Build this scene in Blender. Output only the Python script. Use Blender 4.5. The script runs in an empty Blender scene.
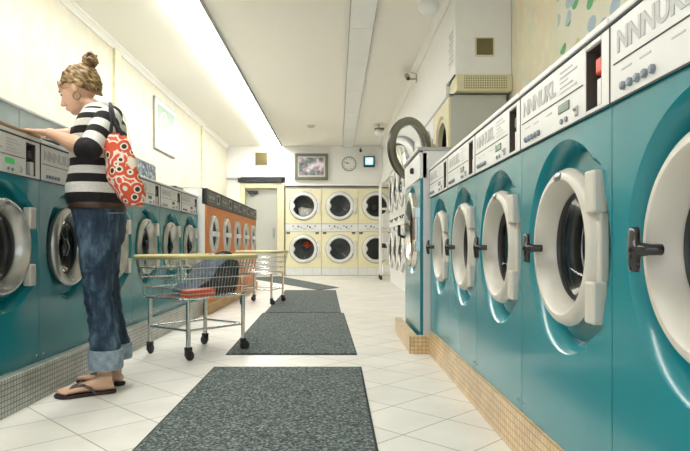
import bpy, bmesh, math, random
from mathutils import Vector, Matrix
random.seed(7)
PI = math.pi
S = bpy.context.scene
COL = S.collection

# ------------------------------------------------------------------ camera
cam = bpy.data.objects.new('camera', bpy.data.cameras.new('camera'))
COL.objects.link(cam)
cam.location = (0, 0, 0.74)
cam.rotation_euler = (PI/2, 0, 0)
cam.data.sensor_fit = 'HORIZONTAL'
cam.data.sensor_width = 36
cam.data.lens = 600/690*36
cam.data.shift_x = 8/690
cam.data.shift_y = 20.5/690
cam.data.clip_start = 0.05
S.camera = cam

# ------------------------------------------------------------------ world, light, exposure
w = bpy.data.worlds.new('world'); S.world = w; w.use_nodes = True
w.node_tree.nodes['Background'].inputs[0].default_value = (0.90, 0.96, 1.0, 1)
w.node_tree.nodes['Background'].inputs[1].default_value = 0.45
LAMP_STRENGTH = 13.0
# daylight entering through the shop window behind the photographer
la = bpy.data.lights.new('shop_window_daylight', 'AREA'); la.shape = 'RECTANGLE'
la.size = 3.4; la.size_y = 2.0; la.energy = 14; la.color = (0.95, 0.98, 1.0)
lo = bpy.data.objects.new('shop_window_daylight', la); COL.objects.link(lo)
lo.location = (-0.5, -1.45, 1.7); lo.rotation_euler = (PI/2, 0, 0)
S.view_settings.view_transform = 'Standard'
S.view_settings.look = 'None'
S.view_settings.exposure = 0.70
S.view_settings.gamma = 1.0
S.view_settings.use_curve_mapping = False

# ------------------------------------------------------------------ materials
def nt(name):
    m = bpy.data.materials.new(name); m.use_nodes = True
    t = m.node_tree; b = t.nodes['Principled BSDF']
    return m, t, b
def L(t, a, b): t.links.new(a, b)
def mat(name, col, rough=0.5, metal=0.0, var=0.06, scale=12.0, bump=0.0, bscale=80.0, coat=0.0, trans=0.0, emit=0.0, stretch=None):
    m, t, b = nt(name)
    tc = t.nodes.new('ShaderNodeTexCoord')
    n = t.nodes.new('ShaderNodeTexNoise'); n.inputs['Scale'].default_value = scale; n.inputs['Detail'].default_value = 3
    src = tc.outputs['Object']
    if stretch:
        mp = t.nodes.new('ShaderNodeMapping'); mp.inputs['Scale'].default_value = stretch
        L(t, src, mp.inputs[0]); src = mp.outputs[0]
    L(t, src, n.inputs['Vector'])
    r = t.nodes.new('ShaderNodeValToRGB')
    r.color_ramp.elements[0].position = 0.3; r.color_ramp.elements[1].position = 0.7
    lo_ = [max(0, c*(1-var)) for c in col]; hi = [min(1, c*(1+var)) for c in col]
    r.color_ramp.elements[0].color = (*lo_, 1); r.color_ramp.elements[1].color = (*hi, 1)
    L(t, n.outputs['Fac'], r.inputs['Fac']); L(t, r.outputs[0], b.inputs['Base Color'])
    b.inputs['Roughness'].default_value = rough; b.inputs['Metallic'].default_value = metal
    b.inputs['Coat Weight'].default_value = coat; b.inputs['Coat Roughness'].default_value = 0.08
    b.inputs['Transmission Weight'].default_value = trans
    if emit:
        L(t, r.outputs[0], b.inputs['Emission Color']); b.inputs['Emission Strength'].default_value = emit
    if bump:
        n2 = t.nodes.new('ShaderNodeTexNoise'); n2.inputs['Scale'].default_value = bscale; n2.inputs['Detail'].default_value = 4
        L(t, src, n2.inputs['Vector'])
        bp = t.nodes.new('ShaderNodeBump'); bp.inputs['Strength'].default_value = bump; bp.inputs['Distance'].default_value = 0.01
        L(t, n2.outputs['Fac'], bp.inputs['Height']); L(t, bp.outputs[0], b.inputs['Normal'])
    return m
def ramp(t, fac, stops, interp='LINEAR'):
    r = t.nodes.new('ShaderNodeValToRGB'); cr = r.color_ramp; cr.interpolation = interp
    while len(cr.elements) < len(stops): cr.elements.new(0.5)
    for e, (p, c) in zip(cr.elements, stops): e.position = p; e.color = (*c, 1)
    L(t, fac, r.inputs['Fac']); return r.outputs[0]
def mixc(t, fac, a, b, mode='MIX'):
    m = t.nodes.new('ShaderNodeMix'); m.data_type = 'RGBA'; m.blend_type = mode
    if isinstance(fac, (int, float)): m.inputs[0].default_value = fac
    else: L(t, fac, m.inputs[0])
    for s, v in ((m.inputs[6], a), (m.inputs[7], b)):
        if isinstance(v, tuple): s.default_value = (*v, 1)
        else: L(t, v, s)
    return m.outputs[2]
def noise(t, vec, scale, detail=3, rough=0.5):
    n = t.nodes.new('ShaderNodeTexNoise'); n.inputs['Scale'].default_value = scale
    n.inputs['Detail'].default_value = detail; n.inputs['Roughness'].default_value = rough
    L(t, vec, n.inputs['Vector']); return n.outputs['Fac']
def mapping(t, vec, scale=(1,1,1), rot=(0,0,0), loc=(0,0,0)):
    m = t.nodes.new('ShaderNodeMapping')
    m.inputs['Scale'].default_value = scale; m.inputs['Rotation'].default_value = rot; m.inputs['Location'].default_value = loc
    L(t, vec, m.inputs[0]); return m.outputs[0]
def objc(t):
    return t.nodes.new('ShaderNodeTexCoord').outputs['Object']
def wallvec(t):
    # (x+y, z) so that upright faces of either direction tile properly
    sp = t.nodes.new('ShaderNodeSeparateXYZ'); L(t, objc(t), sp.inputs[0])
    a = t.nodes.new('ShaderNodeMath'); L(t, sp.outputs[0], a.inputs[0]); L(t, sp.outputs[1], a.inputs[1])
    c = t.nodes.new('ShaderNodeCombineXYZ'); L(t, a.outputs[0], c.inputs[0]); L(t, sp.outputs[2], c.inputs[1])
    return c.outputs[0]
def brick(t, vec, wd, ht, mortar, c1, c2, cm, off=0.0, smooth=0.1):
    b = t.nodes.new('ShaderNodeTexBrick'); L(t, vec, b.inputs['Vector'])
    b.offset = off; b.squash = 1.0
    b.inputs['Scale'].default_value = 1; b.inputs['Brick Width'].default_value = wd; b.inputs['Row Height'].default_value = ht
    b.inputs['Mortar Size'].default_value = mortar; b.inputs['Mortar Smooth'].default_value = smooth
    b.inputs['Color1'].default_value = (*c1, 1); b.inputs['Color2'].default_value = (*c2, 1); b.inputs['Mortar'].default_value = (*cm, 1)
    return b
def bumpn(t, b, h, strength, dist):
    bp = t.nodes.new('ShaderNodeBump'); bp.inputs['Strength'].default_value = strength; bp.inputs['Distance'].default_value = dist
    L(t, h, bp.inputs['Height']); L(t, bp.outputs[0], b.inputs['Normal'])

def m_floor():
    m, t, b = nt('floor_tiles')
    v = mapping(t, objc(t), rot=(0, 0, PI/4), loc=(0.28, -0.045, 0))
    br = brick(t, v, .30, .30, .0028, (.80,.775,.71), (.85,.825,.765), (.36,.34,.29))
    n = noise(t, objc(t), 3.0, 5)
    st = ramp(t, n, [(0.25, (.86,.86,.86)), (0.6, (1,1,1))])
    L(t, mixc(t, 1.0, br.outputs['Color'], st, 'MULTIPLY'), b.inputs['Base Color'])
    b.inputs['Roughness'].default_value = 0.38
    bumpn(t, b, br.outputs['Fac'], -0.3, 0.002)
    return m
def m_mosaic(name, c1, c2, cm, size=.024, big=None):
    m, t, b = nt(name)
    br = brick(t, wallvec(t), size, size, .0022, c1, c2, cm)
    n = noise(t, objc(t), 6, 3)
    st = ramp(t, n, [(0.3, (.72,.72,.72)), (0.65, (1,1,1))])
    L(t, mixc(t, 1.0, br.outputs['Color'], st, 'MULTIPLY'), b.inputs['Base Color'])
    b.inputs['Roughness'].default_value = 0.35
    bumpn(t, b, br.outputs['Fac'], -0.4, 0.003)
    return m
def m_mat():
    m, t, b = nt('mat_pile')
    n = noise(t, objc(t), 75, 3, .75)
    c = ramp(t, n, [(0.38, (.022,.032,.032)), (0.52, (.09,.115,.112)), (0.66, (.34,.38,.36))])
    L(t, c, b.inputs['Base Color']); b.inputs['Roughness'].default_value = 0.95
    bumpn(t, b, n, 0.8, 0.004)
    return m
def m_paper(name, base, tints, sc=2.2):
    m, t, b = nt(name)
    o = objc(t); cur = base
    for i, (c, amt) in enumerate(tints):
        n = noise(t, mapping(t, o, loc=(i*7.3, i*3.1, i*5.7), scale=(1,1,.8)), sc*(1+.4*i), 4, .6)
        f = ramp(t, n, [(0.50, (0,0,0)), (0.68, (amt,amt,amt))])
        cur = mixc(t, f, cur, c)
    L(t, cur, b.inputs['Base Color']); b.inputs['Roughness'].default_value = 0.7
    return m
M = {}
M['floor'] = m_floor()
M['ceiling'] = mat('ceiling_stipple', (.88,.86,.79), .9, var=.02, scale=60, bump=.5, bscale=70)
M['wall'] = m_paper('pale_wallpaper', (.68,.64,.52), [((.76,.60,.42),.6), ((.52,.63,.60),.6), ((.78,.74,.64),.6)], 3.0)
M['wall_y'] = m_paper('mottled_wallpaper', (.84,.78,.58), [((.90,.66,.45),.6), ((.66,.78,.70),.55), ((.92,.88,.70),.6)], 4.0)
M['wall_w'] = mat('white_wall', (.88,.88,.86), .6, var=.015)
M['moulding'] = mat('moulding_paint', (.84,.83,.78), .5, var=.02)
M['pilaster'] = mat('pilaster_paint', (.74,.74,.50), .6, var=.1)
M['mosaic_l'] = m_mosaic('grey_mosaic', (.46,.48,.43), (.58,.59,.53), (.14,.15,.13))
M['mosaic_r'] = m_mosaic('tan_mosaic', (.74,.53,.29), (.84,.67,.43), (.46,.26,.09), .027)
M['mat'] = m_mat()
M['mat_edge'] = mat('mat_edge', (.03,.035,.035), .8)
M['teal'] = mat('teal_enamel', (.007,.235,.285), .20, var=.05, scale=3, coat=.12)
M['cream'] = mat('cream_plastic', (.64,.61,.54), .35, var=.03)
M['panelw'] = mat('panel_enamel', (.76,.76,.74), .35, var=.02)
M['print'] = mat('panel_print', (.56,.56,.55), .5)
M['printf'] = mat('panel_print_faint', (.58,.59,.59), .5)
M['seam'] = mat('dark_seam', (.03,.035,.04), .6)
M['rubber'] = mat('black_rubber', (.015,.015,.016), .35)
M['knobblk'] = mat('black_knob_plastic', (.010,.010,.011), .22, coat=.4)
M['steel'] = mat('drum_steel', (.22,.225,.23), .25, 1.0)
M['chrome'] = mat('chrome', (.72,.72,.70), .18, 1.0, var=.03)
M['dkchrome'] = mat('dull_steel', (.42,.43,.42), .32, 1.0)
M['niche'] = mat('niche_brown', (.10,.085,.07), .45, .3)
M['dryerdrum'] = mat('dryer_drum', (.10,.105,.105), .4, .6)
M['drumdark'] = mat('drum_dark', (.045,.045,.05), .35, .7)
M['display'] = mat('display_green', (.10,.17,.11), .25)
M['displayon'] = mat('display_lit', (.04,.30,.08), .3, emit=.35)
M['button'] = mat('button_blue_grey', (.20,.25,.31), .3, coat=.4)
M['red'] = mat('red_plastic', (.75,.07,.03), .4)
M['wood'] = mat('ledge_wood', (.40,.27,.14), .5, var=.2, scale=20, stretch=(1,.1,1))
M['plankwood'] = mat('plinth_wood', (.46,.29,.12), .55, var=.25, scale=14, stretch=(1,.15,3))
M['orange'] = mat('orange_enamel', (.74,.21,.015), .45, var=.06, scale=4, coat=.05)
M['white'] = mat('white_enamel', (.82,.83,.82), .3, var=.015)
M['yellow'] = mat('pale_yellow_enamel', (.86,.81,.56), .35, var=.03)
M['blackpanel'] = mat('black_panel', (.035,.035,.03), .4)
M['greytrim'] = mat('grey_trim', (.40,.41,.40), .4, .3)
M['ringwhite'] = mat('door_ring_white', (.78,.79,.78), .25, .1)
M['ringgrey'] = mat('open_door_ring', (.22,.22,.19), .3, .5)
M['doorgrey'] = mat('grey_door', (.52,.53,.49), .5, var=.02)
M['framecream'] = mat('door_frame_cream', (.80,.74,.50), .45, var=.03)
M['vent'] = mat('olive_vent', (.17,.14,.055), .6)
M['castrubber'] = mat('caster_rubber', (.02,.02,.022), .5)
M['rimcream'] = mat('cream_vinyl', (.60,.53,.24), .4, var=.06)
M['splash'] = mat('grey_glass_panel', (.30,.35,.35), .12, .2, var=.1, scale=5)
M['tvframe'] = mat('television_case', (.17,.17,.14), .45)
M['tvinner'] = mat('television_bezel', (.60,.61,.50), .45)
M['paper'] = mat('paper_white', (.85,.85,.83), .7, var=.02)
M['brass'] = mat('camera_metal', (.42,.36,.26), .35, .7)
M['grille'] = None
def m_glass():
    m, t, b = nt('door_glass')
    b.inputs['Base Color'].default_value = (.75,.78,.78,1); b.inputs['Roughness'].default_value = .02
    b.inputs['Transmission Weight'].default_value = 1.0; b.inputs['IOR'].default_value = 1.25
    n = noise(t, objc(t), 5); L(t, ramp(t, n, [(0,(.66,.70,.70)),(1,(.82,.85,.84))]), b.inputs['Base Color'])
    return m
M['glass'] = m_glass()
def m_grille():
    m, t, b = nt('beige_grille')
    br = brick(t, wallvec(t), .022, .022, .0045, (.25,.22,.11), (.30,.26,.14), (.74,.69,.46))
    L(t, br.outputs['Color'], b.inputs['Base Color']); b.inputs['Roughness'].default_value = .5
    bumpn(t, b, br.outputs['Fac'], .6, .004)
    return m
M['grille'] = m_grille()
M['ventbeige'] = mat('vent_case_beige', (.76,.71,.48), .5, var=.04)
def m_tv():
    m, t, b = nt('television_screen')
    o = objc(t)
    n1 = noise(t, o, 5.5, 3, .6); n2 = noise(t, mapping(t, o, loc=(3,1,9)), 4.5, 3, .6)
    c = ramp(t, n1, [(0.36,(.05,.05,.06)),(0.46,(.16,.20,.20)),(0.55,(.62,.40,.48)),(0.63,(.85,.80,.85))])
    c2 = ramp(t, n2, [(0.4,(.07,.05,.07)),(0.6,(.25,.34,.32))])
    c3 = mixc(t, .35, c, c2)
    L(t, c3, b.inputs['Base Color']); L(t, c3, b.inputs['Emission Color']); b.inputs['Emission Strength'].default_value = .2
    b.inputs['Roughness'].default_value = .15
    return m
M['tv'] = m_tv()
def m_bag():
    m, t, b = nt('bag_print')
    o = objc(t)
    v = t.nodes.new('ShaderNodeTexVoronoi'); v.inputs['Scale'].default_value = 20; L(t, o, v.inputs['Vector'])
    base = ramp(t, v.outputs['Distance'], [(0.0,(.04,.02,.015)),(0.22,(.05,.03,.02)),(0.24,(.80,.74,.62)),(0.34,(.82,.76,.66)),(0.36,(.66,.09,.035)),(0.62,(.72,.12,.05)),(0.66,(.85,.78,.68)),(.78,(.75,.12,.06))], 'CONSTANT')
    n = noise(t, o, 9, 3)
    sp = ramp(t, n, [(0.62,(0,0,0)),(0.64,(1,1,1))])
    L(t, mixc(t, sp, base, (.80,.72,.60)), b.inputs['Base Color'])
    b.inputs['Roughness'].default_value = .8
    return m
M['bag'] = m_bag()
def m_stripes(name, stops, hoop=1.0, edge=True):
    # stripes along the v coordinate (length of the garment piece)
    m, t, b = nt(name)
    uv = t.nodes.new('ShaderNodeTexCoord').outputs['UV']
    sp = t.nodes.new('ShaderNodeSeparateXYZ'); L(t, uv, sp.inputs[0])
    c = ramp(t, sp.outputs[1], stops, 'CONSTANT')
    n = noise(t, objc(t), 160, 2)
    k = ramp(t, n, [(0.3,(.8,.8,.8)),(0.7,(1,1,1))])
    L(t, mixc(t, 1.0, c, k, 'MULTIPLY'), b.inputs['Base Color']); b.inputs['Roughness'].default_value = .85
    bumpn(t, b, noise(t, objc(t), 28, 3), .5, .012)
    return m
BLK = (.012,.010,.010); WHT = (.86,.84,.78); GRY = (.60,.57,.48)
def m_denim():
    m, t, b = nt('denim')
    o = objc(t)
    n = noise(t, mapping(t, o, scale=(1,1,.35)), 16, 5, .65)
    c = ramp(t, n, [(0.30,(.006,.014,.028)),(0.5,(.022,.050,.088)),(0.70,(.13,.20,.27))])
    L(t, c, b.inputs['Base Color']); b.inputs['Roughness'].default_value = .85
    bumpn(t, b, noise(t, o, 22, 4), .6, .02)
    return m
M['denim'] = m_denim()
M['denimcuff'] = mat('denim_cuff', (.27,.34,.40), .85, var=.25, scale=30, bump=.4, bscale=120)
M['stitch'] = mat('denim_stitch', (.34,.36,.34), .8)
M['skin'] = mat('skin', (.66,.40,.27), .45, var=.05, scale=9)
M['lip'] = mat('lips', (.55,.20,.16), .45)
M['nail'] = mat('toenail_red', (.35,.04,.04), .3)
M['eye'] = mat('eye_dark', (.03,.02,.02), .3)
def m_hair():
    m, t, b = nt('hair')
    o = objc(t)
    f = noise(t, mapping(t, mapping(t, o, rot=(0, math.radians(-35), 0)), scale=(14, 75, 75)), 1.0, 4, .6)
    c = ramp(t, f, [(0.30,(.045,.022,.010)),(0.45,(.16,.09,.035)),(0.58,(.38,.25,.10)),(.70,(.62,.46,.22))])
    L(t, c, b.inputs['Base Color']); b.inputs['Roughness'].default_value = .45
    bumpn(t, b, f, .9, .01)
    return m
M['hair'] = m_hair()
M['leather'] = mat('brown_leather', (.055,.024,.012), .5, var=.2)
M['sandal'] = mat('sandal_sole', (.03,.018,.015), .7)
M['strap'] = mat('sandal_strap', (.10,.08,.07), .6, var=.9, scale=90)
M['shirt'] = mat('white_shirt', (.80,.80,.77), .8, bump=.3, bscale=40)
M['gold'] = mat('earring_metal', (.28,.22,.13), .3, 1.0)
M['darkcloth'] = mat('dark_cloth', (.03,.032,.038), .9, var=.3, scale=30, bump=.4, bscale=40)
M['bluecloth'] = mat('blue_grey_cloth', (.085,.11,.14), .9, var=.5, scale=30, bump=.6, bscale=60)
def m_map():
    m, t, b = nt('poster_print')
    o = objc(t)
    v = t.nodes.new('ShaderNodeTexVoronoi'); v.inputs['Scale'].default_value = 7.5; L(t, mapping(t, o, scale=(1,1,1.3), rot=(0.3,0,0)), v.inputs['Vector'])
    sp = t.nodes.new('ShaderNodeSeparateColor'); L(t, v.outputs['Color'], sp.inputs[0])
    c = ramp(t, sp.outputs[0], [(0.0,(.16,.50,.22)),(.22,(.82,.80,.64)),(.42,(.48,.60,.68)),(.55,(.82,.80,.66)),(.70,(.74,.72,.34)),(.82,(.84,.82,.68)),(.94,(.14,.46,.20))], 'CONSTANT')
    e = ramp(t, v.outputs['Distance'], [(0.0,(1,1,1)),(0.50,(1,1,1)),(0.52,(0,0,0))], 'CONSTANT')
    L(t, mixc(t, e, (.84,.81,.68), c), b.inputs['Base Color']); b.inputs['Roughness'].default_value = .7
    return m
M['map'] = m_map()
def m_panel_reflection():  # blotches painted as the room mirrored in the glossy back panel
    m, t, b = nt('painted_reflection')
    n = noise(t, objc(t), 22, 3, .7)
    L(t, ramp(t, n, [(0.4,(.03,.05,.07)),(0.5,(.14,.20,.26)),(0.6,(.60,.66,.68))]), b.inputs['Base Color']); b.inputs['Roughness'].default_value=.3
    return m
M['panel_reflection'] = m_panel_reflection()
M['picgreen'] = mat('picture_green', (.22,.33,.25), .4, var=.15, scale=8)

# ------------------------------------------------------------------ mesh helpers
def link(o, parent=None):
    COL.objects.link(o)
    if parent is not None: o.parent = parent
    return o
def obj(name, bm, material, parent=None, smooth=None, bevel=0.0, bseg=2, loc=None):
    bmesh.ops.recalc_face_normals(bm, faces=bm.faces[:])
    me = bpy.data.meshes.new(name); bm.to_mesh(me); bm.free()
    if isinstance(material, (list, tuple)):
        for m in material: me.materials.append(m)
    else: me.materials.append(material)
    if smooth is not None:
        for p in me.polygons: p.use_smooth = True
        if smooth < 180: me.set_sharp_from_angle(angle=math.radians(smooth))
    o = bpy.data.objects.new(name, me)
    link(o, parent)
    if loc is not None: o.location = loc
    if bevel:
        b = o.modifiers.new('bevel', 'BEVEL'); b.width = bevel; b.segments = bseg; b.limit_method = 'ANGLE'; b.angle_limit = math.radians(40)
    return o
def box(bm, x0, x1, y0, y1, z0, z1, mi=0):
    vs = [bm.verts.new(p) for p in ((x0,y0,z0),(x1,y0,z0),(x1,y1,z0),(x0,y1,z0),(x0,y0,z1),(x1,y0,z1),(x1,y1,z1),(x0,y1,z1))]
    for f in ((0,3,2,1),(4,5,6,7),(0,1,5,4),(1,2,6,5),(2,3,7,6),(3,0,4,7)):
        fc = bm.faces.new([vs[i] for i in f]); fc.material_index = mi
    return bm
def bx(*a): return box(bmesh.new(), *a)
def tube(bm, pts, r, n=8, cap=True, closed=False):
    pts = [Vector(p) for p in pts]; rings = []
    N = len(pts); prev = None
    rr = r if isinstance(r, (list, tuple)) else [r]*N
    for i, p in enumerate(pts):
        if closed: d = pts[(i+1) % N] - pts[i-1]
        else: d = pts[min(i+1, N-1)] - pts[max(i-1, 0)]
        d.normalize()
        if prev is None:
            a = d.orthogonal().normalized()
        else:
            a = prev - d*prev.dot(d)
            a = a.normalized() if a.length > 1e-6 else d.orthogonal().normalized()
        prev = a; b = d.cross(a)
        rings.append([bm.verts.new(p + (a*math.cos(2*PI*k/n) + b*math.sin(2*PI*k/n))*rr[i]) for k in range(n)])
    for i in range(N if closed else N-1):
        A = rings[i]; B = rings[(i+1) % N]
        off = 0
        if closed and i == N-1:
            off = min(range(n), key=lambda q: (A[0].co-B[q].co).length)
        for k in range(n):
            bm.faces.new([A[k], A[(k+1)%n], B[(k+1+off)%n], B[(k+off)%n]])
    if cap and not closed:
        bm.faces.new(rings[0][::-1]); bm.faces.new(rings[-1])
    return bm
def lathe(bm, prof, n=48, axis='y', c=(0,0,0), close=False):
    # prof: (radius, position along axis)
    rings = []
    for r, h in prof:
        ring = []
        if r < 1e-6:
            p = (c[0], c[1]+h, c[2]) if axis == 'y' else ((c[0], c[1], c[2]+h) if axis == 'z' else (c[0]+h, c[1], c[2]))
            rings.append([bm.verts.new(p)]); continue
        for k in range(n):
            a = 2*PI*k/n; u, v = r*math.cos(a), r*math.sin(a)
            if axis == 'y': p = (c[0]+u, c[1]+h, c[2]+v)
            elif axis == 'z': p = (c[0]+u, c[1]+v, c[2]+h)
            else: p = (c[0]+h, c[1]+u, c[2]+v)
            ring.append(bm.verts.new(p))
        rings.append(ring)
    seq = list(zip(rings[:-1], rings[1:]))
    if close: seq.append((rings[-1], rings[0]))
    for A, B in seq:
        if len(A) == 1 and len(B) == 1: continue
        for k in range(n):
            j = (k+1) % n
            if len(A) == 1: bm.faces.new([A[0], B[j], B[k]])
            elif len(B) == 1: bm.faces.new([A[k], A[j], B[0]])
            else: bm.faces.new([A[k], A[j], B[j], B[k]])
    return bm
def loft(bm, secs, n=24, uv=False, cap=True, power=2.0):
    # secs: (center, axis_a*ra, axis_b*rb) ; v coordinate is the fraction of the length
    rings = []; L_ = [0]
    for i, (c, a, b) in enumerate(secs):
        c, a, b = Vector(c), Vector(a), Vector(b)
        if i: L_.append(L_[-1] + (c-Vector(secs[i-1][0])).length)
        ring = []
        for k in range(n):
            t = 2*PI*k/n; ct, st = math.cos(t), math.sin(t)
            if power != 2:
                ct = math.copysign(abs(ct)**(2/power), ct); st = math.copysign(abs(st)**(2/power), st)
            ring.append(bm.verts.new(c + a*ct + b*st))
        rings.append(ring)
    lay = bm.loops.layers.uv.verify() if uv else None
    T = L_[-1] or 1
    for i in range(len(rings)-1):
        for k in range(n):
            j = (k+1) % n
            f = bm.faces.new([rings[i][k], rings[i][j], rings[i+1][j], rings[i+1][k]])
            if uv:
                for lp, (uu, vv) in zip(f.loops, ((k/n, L_[i]/T), ((k+1)/n, L_[i]/T), ((k+1)/n, L_[i+1]/T), (k/n, L_[i+1]/T))):
                    lp[lay].uv = (uu, vv)
    if cap:
        for rg, vv in ((rings[0][::-1], 0.001), (rings[-1], .999)):
            f = bm.faces.new(rg)
            if uv:
                for lp in f.loops: lp[lay].uv = (0, vv)
    return bm
def smoothsecs(secs, k=4):
    # Catmull-Rom subdivision of loft sections
    out = []; N = len(secs)
    S_ = [tuple(Vector(q) for q in s) for s in secs]
    for i in range(N-1):
        p0, p1, p2, p3 = S_[max(i-1,0)], S_[i], S_[i+1], S_[min(i+2,N-1)]
        for j in range(k):
            t = j/k
            out.append(tuple(0.5*((2*p1[q]) + (p2[q]-p0[q])*t + (2*p0[q]-5*p1[q]+4*p2[q]-p3[q])*t*t + (3*p1[q]-p0[q]-3*p2[q]+p3[q])*t**3) for q in range(3)))
    out.append(S_[-1]); return out
def ellipsoid(bm, c, axes, seg=24, rings=14):
    # axes: three vectors scaled by their radii
    mtx = Matrix((( axes[0][0],axes[1][0],axes[2][0],c[0]),(axes[0][1],axes[1][1],axes[2][1],c[1]),(axes[0][2],axes[1][2],axes[2][2],c[2]),(0,0,0,1)))
    return bmesh.ops.create_uvsphere(bm, u_segments=seg, v_segments=rings, radius=1, matrix=mtx)['verts']
def limb(bm, pts, rad, n=14, k=4):
    secs = []
    P_ = [Vector(p) for p in pts]
    prev = None
    for i, p in enumerate(P_):
        d = (P_[min(i+1,len(P_)-1)] - P_[max(i-1,0)]).normalized()
        if prev is None: a = d.orthogonal().normalized()
        else: a = (prev - d*prev.dot(d)).normalized()
        prev = a; b = d.cross(a)
        r = rad[i]
        secs.append((p, a*r, b*r))
    loft(bm, smoothsecs(secs, k), n)
    for i in (0, -1):
        r = rad[i]; ellipsoid(bm, P_[i], ((r,0,0),(0,r,0),(0,0,r)), 12, 8)
def remesh_obj(name, bm, material, parent, voxel, smooth_iter=4):
    bmesh.ops.recalc_face_normals(bm, faces=bm.faces[:])
    me = bpy.data.meshes.new(name+'_raw'); bm.to_mesh(me); bm.free()
    tmp = bpy.data.objects.new(name+'_raw', me); COL.objects.link(tmp)
    r = tmp.modifiers.new('r', 'REMESH'); r.mode = 'VOXEL'; r.voxel_size = voxel
    s = tmp.modifiers.new('s', 'SMOOTH'); s.iterations = smooth_iter; s.factor = .5
    dg = bpy.context.evaluated_depsgraph_get(); dg.update()
    new = bpy.data.meshes.new_from_object(tmp.evaluated_get(dg))
    bpy.data.objects.remove(tmp); new.name = name
    new.materials.clear(); new.materials.append(material)
    for p in new.polygons: p.use_smooth = True
    o = bpy.data.objects.new(name, new); link(o, parent)
    return o
def text_obj(name, s, size, depth, material, parent, loc, rot=(PI/2,0,0), sx=1.0, align='LEFT', bold=0.0):
    cu = bpy.data.curves.new(name+'_c', 'FONT'); cu.body = s; cu.size = size; cu.extrude = depth; cu.offset = bold
    cu.align_x = align
    tmp = bpy.data.objects.new(name+'_c', cu); COL.objects.link(tmp)
    dg = bpy.context.evaluated_depsgraph_get(); dg.update()
    me = bpy.data.meshes.new_from_object(tmp.evaluated_get(dg)); bpy.data.objects.remove(tmp)
    me.materials.clear(); me.materials.append(material)
    o = bpy.data.objects.new(name, me); link(o, parent); o.location = loc; o.rotation_euler = rot; o.scale = (sx,1,1)
    return o
def thing(name, label, cat, loc=(0,0,0), rz=0, group=None):
    o = bpy.data.objects.new(name, None); o.empty_display_size = .1; COL.objects.link(o)
    o.location = loc; o.rotation_euler = (0,0,rz)
    o['label'] = label; o['category'] = cat
    if group: o['group'] = group
    return o
def tag(o, label, cat, group=None, kind=None):
    o['label'] = label; o['category'] = cat
    if group: o['group'] = group
    if kind: o['kind'] = kind
    return o
def struct(name, bm, m, parent=None, **k):
    o = obj(name, bm, m, parent, **k)
    o['kind'] = 'structure'
    return o
def dup(o, parent=None, loc=None, rz=None, label=None, group=None):
    c = o.copy(); COL.objects.link(c)
    if parent is not None: c.parent = parent
    if loc is not None: c.location = loc
    if rz is not None: c.rotation_euler = (0,0,rz)
    if label: c['label'] = label
    if group: c['group'] = group
    for ch in list(o.children): dup(ch, c)
    return c
FZ = 0.74
def P(px, py, Y):            # a point at depth Y seen at photo position (px, py)
    return Vector(((px-337)*Y/600, Y, FZ + (246-py)*Y/600))

# ------------------------------------------------------------------ the setting
YF = 14.95; CEIL = 3.23; XL = -2.75; XS = 1.125; XR = 1.66; Y0 = -1.5
struct('floor', bx(XL-.1, XR+.1, Y0, YF+1.0, -.1, 0), M['floor'])
struct('ceiling', bx(XL-.1, XR+.1, Y0, YF+1.0, CEIL, CEIL+.1), M['ceiling'])
struct('wall_left', bx(XL-.1, XL, Y0, YF+1.0, 0, CEIL), M['wall'])
struct('wall_right', bx(XR, XR+.1, Y0, YF+1.0, 0, CEIL), M['wall_y'])
# bulkhead above the right-hand dryers
SZ = 2.365
struct('wall_bulkhead', bx(XS, XR-.004, 5.7, YF-.002, SZ, CEIL-.002), M['wall_w'])
# back wall: above, left of door, between
b = bmesh.new()
box(b, XL, XS, YF, YF+.12, 2.46, CEIL)
box(b, XL, -2.40, YF, YF+.12, 0, 2.46)
box(b, -1.29, XS, YF, YF+.12, 2.30, 2.46)
struct('wall_back', b, M['wall_w'])
struct('wall_recess', bx(XL, XR, YF+.95, YF+1.0, 0, CEIL), M['wall_w'])
# dryer cornice over the back bank
struct('trim_1', bx(-1.30, XS+.3, YF-.03, YF+.02, 2.235, 2.31), M['moulding'], bevel=.006)
# door
d = struct('door_1', bx(-2.28, -1.50, YF+.10, YF+.15, 0.01, 2.17), M['doorgrey'])
b = bmesh.new(); box(b, -2.40, -2.29, YF-.02, YF+.16, 0, 2.31); box(b, -1.49, -1.31, YF-.02, YF+.16, 0, 2.31); box(b, -2.29, -1.49, YF-.02, YF+.16, 2.18, 2.31)
struct('door_frame', b, M['framecream'], d, bevel=.008)
b = bmesh.new(); tube(b, [(-1.585, YF+.10, .98), (-1.585, YF+.04, .98), (-1.585, YF+.04, 1.16), (-1.585, YF+.10, 1.16)], .012); box(b, -1.61, -1.56, YF+.085, YF+.1, .93, 1.2)
struct('door_handle', b, M['dkchrome'], d)
b = bmesh.new(); box(b, -2.22, -1.98, YF+.04, YF+.1, 2.05, 2.12); tube(b, [(-2.0, YF+.05, 2.06), (-2.12, YF-.01, 1.98), (-2.26, YF+.0, 2.13)], .012)
struct('door_closer', b, M['seam'], d)
struct('trim_2', bx(-2.46, -1.38, YF-.07, YF-.002, 2.325, 2.43), M['seam'])
struct('trim_3', bx(XL, -2.46, YF-.05, YF-.002, 2.40, 2.44), M['greytrim'])
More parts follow.
